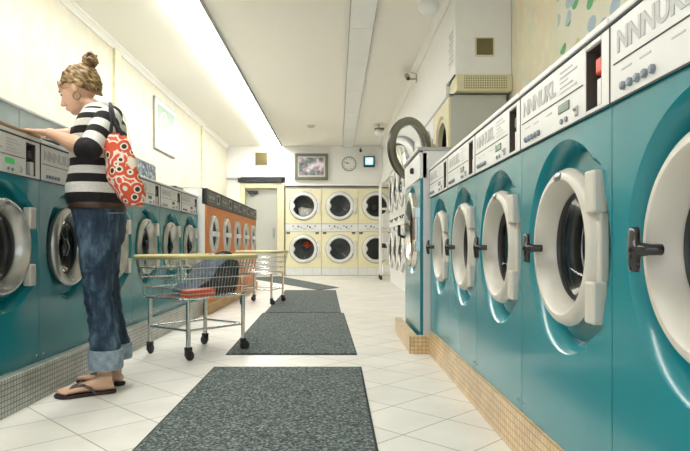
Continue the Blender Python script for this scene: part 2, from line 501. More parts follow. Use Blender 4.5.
# ceiling mouldings
def cornice(name, x, sgn, y0, y1):
    bm = bmesh.new()
    prof = [(0,0),(0,-.07),(.012,-.07),(.02,-.05),(.045,-.022),(.065,-.012),(.07,0)]
    A = [bm.verts.new((x+sgn*px_, y0, CEIL+pz)) for px_, pz in prof]; B = [bm.verts.new((x+sgn*px_, y1, CEIL+pz)) for px_, pz in prof]
    for i in range(len(prof)):
        j = (i+1) % len(prof); bm.faces.new([A[i], A[j], B[j], B[i]])
    bm.faces.new(A); bm.faces.new(B[::-1])
    return struct(name, bm, M['moulding'])
cornice('trim_4', XL, 1, Y0, YF); cornice('trim_5', XS, -1, 5.7, YF)
struct('trim_6', bx(XL, XL+.035, 7.35, 7.55, 0, CEIL-.06), M['pilaster'])
struct('trim_7', bx(XL, XL+.035, 12.1, 12.3, 0, CEIL-.06), M['pilaster'])
# panelled ceiling casing
b = bmesh.new()
edges = [Y0, .9, 2.3, 3.8, 5.3, 6.75, 8.15, 9.5, 10.97, 12.55, 14.0, YF-.002]
for a_, c_ in zip(edges[:-1], edges[1:]): box(b, .145, .405, a_+.006, c_-.006, CEIL-.045, CEIL)
co = struct('trim_8', b, M['white'])
struct('casing_edge', bx(.135, .415, Y0, YF-.001, CEIL-.03, CEIL+.0), M['greytrim'], co)
# plinths
PL = .165
struct('trim_9', bx(-2.3, -1.43, 1.0, 6.4, 0, PL), M['mosaic_l'], bevel=.004)
struct('trim_10', bx(.63, 1.5, .0, 4.11, 0, PL), M['mosaic_r'], bevel=.004)
b = bmesh.new(); box(b, .498, .555, 4.115, 5.16, 0, .125); box(b, .555, 1.5, 4.115, 4.15, 0, .125); box(b, .555, 1.5, 4.15, 5.16, 0, .05)
struct('trim_11', b, M['mosaic_r'], bevel=.004)
struct('trim_12', bx(-2.3, -1.37, 6.405, 10.36, 0, .13), M['plankwood'], bevel=.004)

# ------------------------------------------------------------------ fluorescent battens
proto = thing('fluorescent_light', '', 'ceiling light', (-1.52, 0, CEIL))
obj('housing', bx(-.06, .06, .0, 2.9, -.03, 0), M['white'], proto, bevel=.004)
obj('side_rail', bx(.149, .162, .0, 2.9, -.062, -.0), M['greytrim'], proto)
m, t, bs = nt('lit_diffuser'); bs.inputs['Base Color'].default_value = (1,1,1,1)
n = noise(t, objc(t), 2); L(t, ramp(t, n, [(0,(1,.985,.93)),(1,(1,.99,.95))]), bs.inputs['Emission Color'])
bs.inputs['Emission Strength'].default_value = LAMP_STRENGTH
bm = bmesh.new()
prof = [(-.143,-.034),(-.145,-.042),(-.135,-.050),(.135,-.050),(.145,-.042),(.143,-.034)]
A = [bm.verts.new((x, .006, z)) for x, z in prof]; B = [bm.verts.new((x, 2.894, z)) for x, z in prof]
for i in range(6): bm.faces.new([A[i], A[(i+1)%6], B[(i+1)%6], B[i]])
bm.faces.new(A); bm.faces.new(B[::-1])
obj('diffuser', bm, m, proto)
for y_ in (0, 2.894): obj('end_cap', bx(-.13, .13, y_, y_+.006, -.046, -.0), M['white'], proto)
lab = ['long ceiling fluorescent light, the one directly overhead of the nearest washers',
       'long ceiling fluorescent light, second of the row counted from the camera end',
       'long ceiling fluorescent light, middle one of the row above the left washers',
       'long ceiling fluorescent light, next to last of the row before the back wall',
       'long ceiling fluorescent light, farthest of the row, its end touching the back wall']
for i in range(5):
    y = .4 + 2.9*i
    o = proto if i == 0 else dup(proto)
    o.location = (-1.52, y, CEIL); o['label'] = lab[i]; o['group'] = 'row of fluorescent lights on the ceiling'

# ------------------------------------------------------------------ front-load washer
def contour(th, R, hx, hz):
    # circle joined with a rounded block on the hinge side (+x)
    c, s = math.cos(th), math.sin(th)
    if hx and c > 0:
        p = 7.0
        rb = 1.0/((abs(c)/hx)**p + (abs(s)/hz)**p)**(1/p)
        return max(R, rb)
    return R
def face_panel(W, Hh, cz, cx, R, hx, hz, depth=.04, r_in=.17, top=None, skirt=.02):
    bm = bmesh.new()
    x0, x1, z0, z1 = -W/2-cx, W/2-cx, -cz, Hh-cz
    ths = [2*PI*k/72 for k in range(72)] + [math.atan2(z, x) % (2*PI) for x in (x0, x1) for z in (z0, z1)]
    ths = sorted(set(round(a, 6) for a in ths))
    def rect(th):
        c, s = math.cos(th), math.sin(th); k = 1e9
        if c > 1e-9: k = min(k, x1/c)
        if c < -1e-9: k = min(k, x0/c)
        if s > 1e-9: k = min(k, z1/s)
        if s < -1e-9: k = min(k, z0/s)
        return k
    rings = []
    for lv in range(8):
        ring = []
        for th in ths:
            rc = contour(th, R, hx, hz)
            if lv == 0: r, y = rect(th), skirt
            elif lv == 1: r, y = rect(th), 0
            elif lv == 2: r, y = rc+.004, 0
            elif lv == 3: r, y = rc-.004, .006
            elif lv == 4: r, y = rc-.022, .030
            elif lv == 5: r, y = rc-.030, depth
            elif lv == 6: r, y = r_in, depth
            else: r, y = r_in, depth+.05
            c, s = math.cos(th), math.sin(th)
            ring.append(bm.verts.new((cx + r*c, y, cz + r*s)))
        rings.append(ring)
    n = len(ths)
    for A, B in zip(rings[:-1], rings[1:]):
        for k in range(n):
            j = (k+1) % n; bm.faces.new([A[k], A[j], B[j], B[k]])
    return bm
def make_washer(lit=False):
    W, H = .676, 1.11
    CX, CZ = .033, .572
    t = thing('washing_machine', '', 'washing machine')
    b = bmesh.new(); w2 = W/2
    box(b, -w2, -w2+.004, .02, .75, 0, H-.01); box(b, w2-.004, w2, .02, .75, 0, H-.01); box(b, -w2, w2, .745, .75, 0, H-.01); box(b, -w2, w2, .02, .75, 0, .01)
    obj('cabinet', b, M['teal'], t)
    obj('front_panel', face_panel(W, .905, CZ, CX, .297, .265, .225, depth=.055, r_in=.172), M['teal'], t, smooth=35)
    for sx in (-1, 1): obj('screw', lathe(bmesh.new(), [(.006,0),(.006,-.004),(0,-.006)], 8, 'y', (sx*(w2-.03), 0, .035)), M['chrome'], t)
    # control fascia with coin slot opening
    z0, z1 = .905, 1.085
    b = bmesh.new()
    box(b, -w2, .205, -.006, .05, z0, z1); box(b, .295, w2, -.006, .05, z0, z1)
    box(b, .205, .295, -.006, .05, z1-.014, z1); box(b, .205, .295, -.006, .05, z0, z0+.012)
    fa = obj('control_panel', b, M['panelw'], t, bevel=.003)
    b = bmesh.new()
    box(b, -w2+.02, .19, -.0075, -.005, .988, .991); box(b, -w2+.002, w2-.002, -.0075, -.004, .9015, .906)
    box(b, -w2-.001, -w2+.003, -.0075, .0, .905, 1.085); box(b, -w2, w2, -.0085, -.004, 1.085, 1.0905)  # last strip paints the shadow line under the lid; the others are seams
    obj('panel_line_and_shadow', b, M['seam'], fa)
    text_obj('lettering', 'NNNUKL', .068, .0012, M['print'], fa, (-w2+.035, -.0065, 1.012), sx=1.05, bold=.002)
    b = bmesh.new()
    for k in range(5):
        for j in range(2 if k % 2 else 3):
            x = .04 + .0*j; box(b, -w2+.37+.0*k, .15-.03*(k % 3), -.0072, -.0062, 1.005+.014*k, 1.009+.014*k)
    for x in (-.28, -.20, -.08): box(b, x, x+.045, -.0072, -.0062, .966, .970)
    obj('fine_print', b, M['printf'], fa)
    for k in range(5):
        b = lathe(bmesh.new(), [(.0095,0),(.0095,-.006),(.006,-.009),(0,-.009)], 16, 'y', (-.27+.031*k, -.006, .930))
        obj('button', b, M['button'], fa, smooth=40)
    for x in (.045, .080):
        b = lathe(bmesh.new(), [(.008,0),(.008,-.005),(0,-.006)], 12, 'y', (x, -.006, .925)); obj('button', b, M['button'], fa, smooth=40)
    obj('display', bx(.02, .10, -.009, -.004, .949, .975), M['displayon'] if lit else M['display'], fa, bevel=.002)
    b = bmesh.new(); box(b, .145, .160, -.012, -.004, .918, .945); tube(b, [(.1525,-.006,.935),(.1525,-.018,.935)], .005)
    obj('key_switch', b, M['dkchrome'], fa, bevel=.002)
    # coin niche
    b = bmesh.new(); box(b, .205, .295, .12, .125, z0, z1); box(b, .2045, .2085, -.0045, .12, z0+.012, z1-.014); box(b, .2915, .2955, -.0045, .12, z0+.012, z1-.014); box(b, .2085, .2915, -.003, .12, z0+.008, z0+.013); box(b, .2085, .2915, -.003, .12, z1-.018, z1-.013)
    cn = obj('coin_slot', b, M['niche'], t)
    b = bmesh.new(); box(b, .240, .288, .003, .060, .998, 1.040)
    obj('coin_return', b, M['drumdark'], cn, bevel=.006)
    b = bmesh.new(); box(b, .258, .290, .000, .119, .919, .985)
    cb = obj('coin_box', b, M['panelw'], cn, bevel=.003)
    b = bmesh.new(); box(b, .212, .25, .05, .119, .919, .975)
    obj('coin_tray', b, M['steel'], cn, bevel=.003)
    # top
    b = bmesh.new(); box(b, -w2-.001, w2+.001, -.010, .75, 1.090, H)
    obj('worktop_lid', b, M['panelw'], t, bevel=.004)
    # door
    b = lathe(bmesh.new(), [(.158,.070),(.200,.050),(.220,.026),(.223,.010),(.216,-.006),(.205,-.014),(.192,-.015),(.186,-.011),(.170,.014),(.160,.036),(.154,.058)], 72, 'y', (CX, 0, CZ), close=True)
    door = obj('door', b, M['cream'], t, smooth=32)
    b = lathe(bmesh.new(), [(.156,.052),(.158,.044),(.151,.038),(.145,.046),(.145,.06),(.152,.068)], 64, 'y', (CX, 0, CZ), close=True)
    obj('door_seal', b, M['rubber'], door, smooth=60)
    b = lathe(bmesh.new(), [(.146,.050),(.138,.064),(.120,.093),(.090,.113),(.05,.123),(0,.126),], 48, 'y', (CX, 0, CZ))
    obj('door_glass', b, M['glass'], door, smooth=180)
    b = bmesh.new()
    box(b, CX+.190, CX+.247, -.018, .020, CZ+.085, CZ+.190); box(b, CX+.190, CX+.247, -.018, .020, CZ-.190, CZ-.085)
    box(b, CX+.205, CX+.232, .004, .030, CZ-.09, CZ+.09)
    obj('hinge', b, M['cream'], door, bevel=.006)
    b = lathe(bmesh.new(), [(.028,0),(.028,-.003),(.022,-.005),(0,-.005)], 24, 'y', (0, 0, 0))
    bmesh.ops.transform(b, matrix=Matrix.Translation((CX, -.013, CZ+.198)) @ Matrix.Diagonal((1.0,1,.42,1)), verts=b.verts)
    obj('badge', b, M['dkchrome'], door, smooth=40)
    # black T handle
    b = bmesh.new()
    kx = CX-.156
    loft(b, smoothsecs([((kx-.028,-.045,CZ-.052),(.004,0,0),(0,.006,0)),((kx-.024,-.048,CZ-.048),(.013,0,0),(0,.011,0)),((kx-.018,-.052,CZ-.022),(.016,0,0),(0,.013,0)),
          ((kx-.010,-.054,CZ),(.019,0,0),(0,.015,0)),((kx-.018,-.052,CZ+.022),(.016,0,0),(0,.013,0)),((kx-.024,-.048,CZ+.048),(.013,0,0),(0,.011,0)),((kx-.028,-.045,CZ+.052),(.004,0,0),(0,.006,0))], 4), 16)
    tube(b, [(kx-.01,-.050,CZ),(kx+.006,-.044,CZ),(kx+.014,-.034,CZ),(kx+.016,-.010,CZ)], [.016,.015,.013,.013], 14)
    bmesh.ops.transform(b, matrix=Matrix.Translation((kx, -.018, CZ-.004)) @ Matrix.Diagonal((1.0,.85,.88,1)) @ Matrix.Translation((-kx, .018, -CZ)), verts=b.verts)
    obj('door_handle', b, M['knobblk'], door, smooth=50)
    # drum
    b = lathe(bmesh.new(), [(.172,.10),(.167,.115),(.235,.15),(.235,.44),(.06,.45),(.05,.43),(0,.425)], 48, 'y', (CX, 0, CZ))
    dr = obj('drum', b, M['steel'], t, smooth=40)
    b = bmesh.new()
    for k in range(3):
        a = PI/2 + k*2*PI/3 + .3
        c_, s_ = math.cos(a), math.sin(a)
        loft(b, [((CX+c_*.215, .15, CZ+s_*.215),(c_*.035,0,s_*.035),(-s_*.03,0,c_*.03)),((CX+c_*.215, .40, CZ+s_*.215),(c_*.035,0,s_*.035),(-s_*.03,0,c_*.03))], 12)
    obj('drum_paddle', b, M['steel'], dr, smooth=50)
    b = lathe(bmesh.new(), [(.176,.075),(.164,.09),(.162,.105),(.174,.12),(.18,.115)], 48, 'y', (CX,0,CZ)); obj('door_gasket', b, M['rubber'], t, smooth=60)
    return t
MW = .68
pw = make_washer()
right_labels = ['teal coin washer on the right, nearest the camera and cut off by the frame edge',
    'teal coin washer on the right showing a red coin return, second from the camera',
    'teal coin washer on the right, middle machine of its row of five',
    'teal coin washer on the right, next to last before the taller machine',
    'teal coin washer on the right, farthest of the low row and touching the taller machine']
for i in range(5):
    yc = 1.396 - MW/2 + MW*i
    o = pw if i == 0 else dup(pw)
    o.location = (.64, yc, PL); o.rotation_euler = (0,0,-PI/2)
    o['label'] = right_labels[i]; o['group'] = 'teal washers in the right-hand row'
def recolour(o, kind, material, label=None):
    for ch in o.children:
        if ch.name.split('.')[0] == kind:
            ch.data = ch.data.copy(); ch.data.materials[0] = material
            if label: ch['label'] = label
        recolour(ch, kind, material, label)
for o in [o for o in S.objects if o.get('label') == right_labels[1]]:
    recolour(o, 'coin_return', M['red'], 'red coin return')
M['ringsilver'] = mat('door_ring_silver', (.50,.50,.47), .26, .65)
left_labels = ['teal coin washer with lit green display, cut off by the left frame edge',
    'teal coin washer directly in front of the woman, left row',
    'teal coin washer half hidden behind the woman\'s legs, left row',
    'teal coin washer just right of the patterned bag, left row',
    'teal coin washer on the left, next to last before the orange machines',
    'teal coin washer on the left, last one, touching the orange machines']
for i in range(6):
    yc = 2.32 + MW/2 + MW*i
    o = dup(pw)
    o.location = (-1.49, yc, PL); o.rotation_euler = (0,0,PI/2)
    o['label'] = left_labels[i]; o['group'] = 'teal washers in the left-hand row'
    recolour(o, 'door', M['ringsilver'])
    if i == 0:
        for ch in o.children:
            if ch.name.startswith('control_panel'):
                for g in ch.children:
                    if g.name.startswith('display'):
                        g.data = g.data.copy(); g.data.materials[0] = M['displayon']; g['label'] = 'lit green display'
# wooden nosing and glass splash panel on top of the left row
zt = PL+1.11
o = obj('ledge_nosing', bx(-1.515, -1.478, 2.30, 3.0, zt, zt+.016), M['wood'], bevel=.003); tag(o, 'brown wooden ledge strip on the nearest left washer under the woman\'s hand', 'ledge')
sp = thing('splash_panel', 'long grey glossy back panel standing on top of the left washers', 'panel', (-1.95, 2.3, zt))
y = 0
for i, ln in enumerate((1.36, 1.36, 1.34)):
    obj('pane', bx(-.012, .012, y+.004, y+ln-.004, .0, .305), M['splash'], sp, bevel=.002); y += ln
obj('top_rail', bx(-.018, .018, 0, y, .305, .322), M['greytrim'], sp, bevel=.003)
o = obj('reflection_sheet', bx(-1.95+.02, -1.92, 5.02, 6.36, zt+.001, zt+.30), M['panel_reflection']); tag(o, 'mottled blue and white painted reflection on the back panel right of the patterned bag', 'painted reflection')  # thin sheet carrying a painted reflection, set before the back panel

# ------------------------------------------------------------------ tall teal washer on the right
t = thing('large_washing_machine', 'tall teal washer with white control head on a tiled plinth, end of the right row', 'washing machine', (.576, 4.61, .05), -PI/2)
W2 = .45; CZ = .81
b = bmesh.new(); box(b, -W2, -W2+.005, .02, .85, 0, 1.35); box(b, W2-.005, W2, .02, .85, 0, 1.35); box(b, -W2, W2, .845, .85, 0, 1.35); box(b, -W2, W2, .02, .85, 0, .01)
obj('cabinet', b, M['panelw'], t)
obj('front_panel', face_panel(.90, 1.155, CZ, 0, .335, 0, 0, depth=.03, r_in=.25, skirt=.022), M['teal'], t, smooth=35)
obj('control_panel', bx(-W2, W2, -.005, .05, 1.16, 1.34), M['panelw'], t, bevel=.004)
b = lathe(bmesh.new(), [(.022,0),(.022,-.02),(.015,-.026),(0,-.026)], 16, 'y', (.12, -.005, 1.25)); obj('knob', b, M['rubber'], t, smooth=40)
obj('top_cover', bx(-W2-.01, W2+.01, -.02, .86, 1.35, 1.375), M['greytrim'], t, bevel=.004)
b = lathe(bmesh.new(), [(.20,.03),(.29,.028),(.295,.015),(.285,-.02),(.262,-.03),(.235,-.025),(.215,.0),(.205,.02)], 64, 'y', (0,0,CZ), close=True)
dd = obj('door', b, M['chrome'], t, smooth=35)
b = lathe(bmesh.new(), [(.205,.01),(.17,.03),(.10,.05),(0,.055)], 40, 'y', (0,0,CZ)); obj('door_glass', b, M['drumdark'], dd, smooth=180)
b = bmesh.new(); box(b, .27, .33, -.03, .03, CZ+.08, CZ+.16); box(b, .27, .33, -.03, .03, CZ-.16, CZ-.08); box(b, .285, .32, -.02, .03, CZ-.09, CZ+.09); obj('hinge', b, M['chrome'], dd, bevel=.006)
b = bmesh.new(); tube(b, [(-.27,-.03,CZ-.05),(-.28,-.07,CZ-.03),(-.28,-.07,CZ+.05)], .013); obj('door_handle', b, M['rubber'], dd, smooth=50)

# ------------------------------------------------------------------ orange machines
def make_orange():
    W = .783; w2 = W/2; H = 1.23
    t = thing('orange_washing_machine', '', 'washing machine')
    b = bmesh.new(); box(b, -w2, -w2+.005, .015, .8, 0, H); box(b, w2-.005, w2, .015, .8, 0, H); box(b, -w2, w2, .795, .8, 0, H); box(b, -w2, w2, .015, .8, H-.01, H); box(b, -w2, w2, .015, .8, 0, .01)
    obj('cabinet', b, M['white'], t)
    cz = .745
    obj('front_panel', face_panel(W, 1.05, cz, 0, .235, 0, 0, depth=.02, r_in=.17, skirt=.016), M['orange'], t, smooth=35)
    cp = obj('control_panel', bx(-w2, w2, -.008, .05, 1.055, H), M['blackpanel'], t, bevel=.004)
    b = bmesh.new()
    box(b, -.32, .05, -.011, -.007, 1.10, 1.105); box(b, -.32, .05, -.011, -.007, 1.185, 1.19)
    for k in range(5): box(b, -.30+.065*k, -.262+.065*k, -.011, -.007, 1.125, 1.165)
    box(b, .12, .30, -.011, -.007, 1.09, 1.20)
    obj('panel_print', b, M['greytrim'], cp)
    b = bmesh.new(); box(b, .16, .26, -.013, -.010, 1.11, 1.18); obj('coin_plate', b, M['seam'], cp)
    b = lathe(bmesh.new(), [(.14,.03),(.215,.028),(.218,.01),(.205,-.02),(.185,-.026),(.160,-.016),(.148,.01)], 56, 'y', (0,0,cz), close=True)
    d_ = obj('door', b, M['ringwhite'], t, smooth=35)
    b = lathe(bmesh.new(), [(.148,.005),(.12,.02),(.07,.03),(0,.034)], 36, 'y', (0,0,cz)); obj('door_glass', b, M['drumdark'], d_, smooth=180)
    b = bmesh.new(); box(b, -.17, .17, -.035, -.012, cz-.028, cz+.028); obj('door_bar', b, M['white'], d_, bevel=.008)
    return t
ow = make_orange()
ol = ['orange front washer nearest the woman, its white side showing', 'orange front washer, second counted from the woman', 'orange front washer, middle one of the five',
      'orange front washer next to last towards the grey back door', 'orange front washer nearest the grey back door']
for i in range(5):
    o = ow if i == 0 else dup(ow)
    o.location = (-1.395, 6.405+.39+.787*i, .13); o.rotation_euler = (0,0,PI/2)
    o['label'] = ol[i]; o['group'] = 'orange washers along the left wall'
# things on top
o = obj('black_case', bx(-1.88, -1.62, 6.05, 6.33, zt+.001, zt+.075), M['rubber'], bevel=.01); tag(o, 'black flat case lying on the last teal washer beside the orange machines', 'case')
o = obj('yellow_booklet', bx(-1.75, -1.45, 6.5, 6.75, .13+1.231, .13+1.25), M['rimcream'], bevel=.004); tag(o, 'yellowish booklet lying on top of the first orange washer', 'booklet')

# ------------------------------------------------------------------ stacked dryers
DW = .905
def make_dryer(color='yellow', open_top=False):
    W = DW-.008; w2 = W/2; H = 2.20
    t = thing('stacked_dryer', '', 'dryer')
    b = bmesh.new(); box(b, -w2, -w2+.006, .02, .56, 0, H); box(b, w2-.006, w2, .02, .56, 0, H); box(b, -w2, w2, .555, .56, 0, H); box(b, -w2, w2, .02, .56, H-.01, H)
    obj('cabinet', b, M['doorgrey'], t)
    col = M[color]
    for (cz, z0, z1) in ((1.737, 1.30, 2.17), (.667, .20, 1.09)):
        hole = .30
        bm = face_panel(W, z1-z0, cz-z0, 0, .335, 0, 0, depth=.012, r_in=.27, skirt=.02)
        bmesh.ops.translate(bm, verts=bm.verts, vec=(0,0,z0))
        obj('front_panel', bm, col, t, smooth=35)
        if open_top and cz > 1:
            b = lathe(bmesh.new(), [(.27,.06),(.28,.10),(.36,.14),(.36,.50),(0,.51)], 40, 'y', (0,0,cz)); obj('drum', b, M['drumdark'], t, smooth=40)
            # door swung wide open about its left edge
            
            b = lathe(bmesh.new(), [(.255,-.02),(.32,-.02),(.335,-.03),(.335,-.055),(.315,-.075),(.285,-.072),(.262,-.05)], 64, 'y', (.345,0,0), close=True)
            dr = obj('door', b, M['ringgrey'], t, smooth=35)
            dr.location = (-.36, -.005, cz+.03); dr.rotation_euler = (0,0,-math.radians(48))
            b = lathe(bmesh.new(), [(.325,-.078),(.334,-.062),(.338,-.03)], 64, 'y', (.345,0,0)); obj('rubber_rim', b, M['rubber'], dr, smooth=60)
            b = lathe(bmesh.new(), [(.262,-.045),(.262,-.049),(0,-.049),(0,-.045)], 48, 'y', (.345,0,0)); obj('door_glass', b, M['glass'], dr)
            b = bmesh.new(); box(b, -.02, .03, -.04, -.0, -.09, .09); obj('hinge', b, M['ventbeige'], dr, bevel=.005)
            continue
        b = lathe(bmesh.new(), [(.25,.01),(.352,.01),(.362,.0),(.360,-.014),(.35,-.02)], 64, 'y', (0,0,cz)); 
        dr = obj('door', lathe(bmesh.new(), [(.25,.010),(.350,.010),(.352,-.010),(.342,-.034),(.318,-.042),(.275,-.036),(.262,-.014)], 64, 'y', (0,0,cz), close=True), M['ringwhite'], t, smooth=35)
        obj('door_outline', b, M['greytrim'], dr, smooth=60)
        b = lathe(bmesh.new(), [(.266,-.018),(.258,-.024),(.252,-.018),(.252,.0),(.262,.004)], 56, 'y', (0,0,cz), close=True); obj('door_seal', b, M['rubber'], dr, smooth=60)
        b = lathe(bmesh.new(), [(.256,-.012),(.22,.0),(.12,.02),(0,.026)], 48, 'y', (0,0,cz)); obj('door_glass', b, M['glass'], dr, smooth=180)
        b = bmesh.new(); box(b, .335, .415, -.03, .01, cz-.20, cz-.06); box(b, .335, .415, -.03, .01, cz+.06, cz+.20); box(b, .35, .405, -.022, .01, cz-.07, cz+.07); obj('hinge', b, M['ringwhite'], dr, bevel=.006)
        b = bmesh.new(); loft(b, smoothsecs([((-.275,-.045,cz-.09),(.02,0,0),(0,.010,0)),((-.24,-.05,cz),(.035,0,0),(0,.012,0)),((-.275,-.045,cz+.09),(.02,0,0),(0,.010,0))], 5), 12); obj('door_handle', b, M['ringwhite'], dr, smooth=60)
        b = lathe(bmesh.new(), [(.27,.06),(.275,.08),(.37,.12),(.37,.50),(.08,.51),(.07,.46),(0,.45)], 40, 'y', (0,0,cz)); dm = obj('drum', b, M['dryerdrum'], t, smooth=40)
        b = bmesh.new()
        for k in range(3):
            a = .5 + k*2*PI/3; c_, s_ = math.cos(a), math.sin(a)
            loft(b, [((c_*.34,.13,cz+s_*.34),(c_*.06,0,s_*.06),(-s_*.03,0,c_*.03)),((c_*.34,.49,cz+s_*.34),(c_*.06,0,s_*.06),(-s_*.03,0,c_*.03))], 10)
        obj('drum_paddle', b, M['steel'], dm, smooth=50)
    cp = obj('control_strip', bx(-w2, w2, -.010, .05, 1.10, 1.29), M['white'], t, bevel=.003)
    for x, z, r in ((-.26,1.235,.016),(-.13,1.225,.022),(-.06,1.205,.016),(.10,1.235,.016),(.16,1.21,.022),(.29,1.235,.016)):
        b = lathe(bmesh.new(), [(r,0),(r,-.012),(0,-.014)], 14, 'y', (x,-.010,z)); obj('control_button', b, M['seam'], cp, smooth=40)
    b = bmesh.new(); box(b, -w2+.02, w2-.02, -.012, -.009, 1.150, 1.155)
    for x in (-.20, 0.02, .22): box(b, x-.05, x+.05, -.012, -.009, 1.165, 1.185)
    obj('strip_print', b, M['printf'], cp)
    for x in (-.385, .335):
        b = bx(x-.035, x+.045, -.006, .0, 1.035, 1.088); obj('number_plate', b, M['seam'], t)
        b = bx(x-.018, x+.026, -.008, -.006, 1.052, 1.071); obj('plate_print', b, M['greytrim'], t)
    b = bmesh.new()
    for k in range(4): box(b, -w2+k*W/4+.002, -w2+(k+1)*W/4-.002, .005, .03, .012, .195)
    obj('kick_panel', b, M['white'], t, bevel=.003)
    obj('kick_backing', bx(-w2, w2, .02, .04, 0, .2), M['greytrim'], t)
    obj('top_strip', bx(-w2, w2, -.004, .04, 2.175, 2.20), M['greytrim'], t)
    return t
dy = make_dryer()
bl = ['pale yellow stacked dryer beside the grey door, red laundry in its lower drum', 'pale yellow stacked dryer in the middle of the back wall bank, under the television',
      'pale yellow stacked dryer on the back wall, under the round clock']
for i in range(3):
    o = dy if i == 0 else dup(dy)
    o.location = (-1.286+DW/2+DW*i, YF-.005, 0); o['label'] = bl[i]; o['group'] = 'stacked dryers on the back wall'
first_dryer = dy
wd = make_dryer('ventbeige', True)
wd.name = 'stacked_dryer'; wd.location = (1.07, 5.75+DW/2, 0); wd.rotation_euler = (0,0,-PI/2)
wd['label'] = 'stacked dryer on the right with its big round upper door swung wide open'; wd['group'] = 'stacked dryers along the right wall'
wc = make_dryer('white')
rl = ['white stacked dryer on the right, directly behind the one with the open door', 'white stacked dryer on the right, third counted from the open door dryer', 'white stacked dryer on the right, fourth counted from the open door dryer',
      'white stacked dryer on the right, fifth counted from the open door dryer', 'white stacked dryer on the right, next to last before the wheeled rack', 'white stacked dryer on the right, farthest one beside the wheeled rack']
for i in range(6):
    o = wc if i == 0 else dup(wc)
    o.location = (1.07, 5.75+DW/2+DW*(i+1), 0); o.rotation_euler = (0,0,-PI/2); o['label'] = rl[i]; o['group'] = 'stacked dryers along the right wall'
# laundry inside
def lump(name, c, r, m, seed, flat=1.0):
    bm = bmesh.new(); bmesh.ops.create_icosphere(bm, subdivisions=3, radius=1)
    rd = random.Random(seed); ph = [rd.uniform(0, 6) for _ in range(6)]
    for v in bm.verts:
        k = 1 + .16*math.sin(4*v.co.x+ph[0]) + .14*math.sin(5*v.co.y+ph[1]) + .14*math.sin(6*v.co.z+ph[2]) + .06*math.sin(13*v.co.x+9*v.co.z+ph[3])
        v.co = Vector((v.co.x*r[0]*k, v.co.y*r[1]*k, v.co.z*r[2]*k)) + Vector(c)
    return obj(name, bm, m, smooth=180)
o = lump('red_laundry', (-1.286+DW/2+.07, YF+.28, .667+.10), (.12,.07,.06), M['red'], 3); tag(o, 'red laundry seen through the lower left dryer door on the back wall', 'laundry')
o = lump('white_laundry', (-1.286+DW/2+.02, YF+.28, 1.737-.13), (.16,.1,.13), M['shirt'], 5); tag(o, 'white laundry seen through the upper left dryer door on the back wall', 'laundry')
# infill strip above the right dryers
struct('trim_13', bx(1.09, XR-.01, 6.0, YF-.05, 2.205, SZ-.001), M['white'])
struct('trim_14', bx(1.10, XR-.01, 5.9, YF-.05, SZ+.001-.03, SZ-.003), M['greytrim'])
struct('trim_15', bx(XS-.012, XS-.002, 5.7, YF-.05, SZ-.012, SZ+.004), M['seam'])
# beige vent unit under the bulkhead end
t = thing('air_vent_unit', 'beige louvred vent unit under the end of the white bulkhead', 'vent unit', (0,0,0))
obj('casing', bx(1.125, 1.655, 5.66, 5.99, 2.205, SZ-.002), M['ventbeige'], t, bevel=.008)
obj('grille', bx(1.20, 1.60, 5.652, 5.664, 2.225, 2.345), M['grille'], t)
t = thing('square_wall_vent', 'small olive square vent on the end face of the white bulkhead', 'vent', (1.40, 5.7, 2.63))
obj('frame', bx(-.092, .092, -.012, -.002, -.092, .092), M['ventbeige'], t, bevel=.003)
obj('louvre', bx(-.077, .077, -.018, -.010, -.077, .077), M['vent'], t)

# ------------------------------------------------------------------ things on the back wall
K = YF/600
def bw(px, py): return ((px-337)*K, FZ+(246-py)*K)
x0, z1 = bw(295, 154); x1, z0 = bw(328, 180)
t = thing('television', 'grey framed television with pink picture mounted above the yellow dryers', 'television', ((x0+x1)/2, YF-.003, (z0+z1)/2))
hw, hh = (x1-x0)/2, (z1-z0)/2
b = bmesh.new(); box(b,-hw,hw,-.10,0,hh-.07,hh); box(b,-hw,hw,-.10,0,-hh,-hh+.07); box(b,-hw,-hw+.07,-.10,0,-hh+.07,hh-.07); box(b,hw-.07,hw,-.10,0,-hh+.07,hh-.07)
obj('case', b, M['tvframe'], t, bevel=.008)
b = bmesh.new(); hw2, hh2 = hw-.07, hh-.07
box(b,-hw2,hw2,-.085,-.01,hh2-.035,hh2); box(b,-hw2,hw2,-.085,-.01,-hh2,-hh2+.035); box(b,-hw2,-hw2+.035,-.085,-.01,-hh2+.035,hh2-.035); box(b,hw2-.035,hw2,-.085,-.01,-hh2+.035,hh2-.035)
obj('bezel', b, M['tvinner'], t, bevel=.006)
obj('screen', bx(-hw2+.03,hw2-.03,-.07,-.02,-hh2+.03,hh2-.03), M['tv'], t)
x, z = bw(349, 164)
t = thing('wall_clock', 'round white wall clock between the television and the small monitor', 'clock', (x, YF-.003, z))
b = lathe(bmesh.new(), [(0,-.03),(.155,-.03),(.16,-.045),(.18,-.045),(.185,-.03),(.185,0),(0,0)], 40, 'y'); obj('case', b, M['greytrim'], t, smooth=35)
b = lathe(bmesh.new(), [(.156,-.032),(0,-.032)], 40, 'y'); obj('dial', b, M['paper'], t)
b = bmesh.new()
for k in range(12):
    a = k*PI/6; c_, s_ = math.sin(a), math.cos(a); tube(b, [(c_*.12,-.035,s_*.12),(c_*.145,-.035,s_*.145)], .006, 6)
obj('hour_mark', b, M['seam'], t)
b = bmesh.new(); tube(b, [(0,-.038,0),(-.075,-.038,.045)], .006, 6); obj('hour_hand', b, M['seam'], t)
b = bmesh.new(); tube(b, [(0,-.041,0),(-.115,-.041,.03)], .005, 6); obj('minute_hand', b, M['seam'], t)
x, z = bw(369, 162)
t = thing('small_monitor', 'small black monitor with bright blue screen right of the wall clock', 'monitor', (x, YF-.003, z))
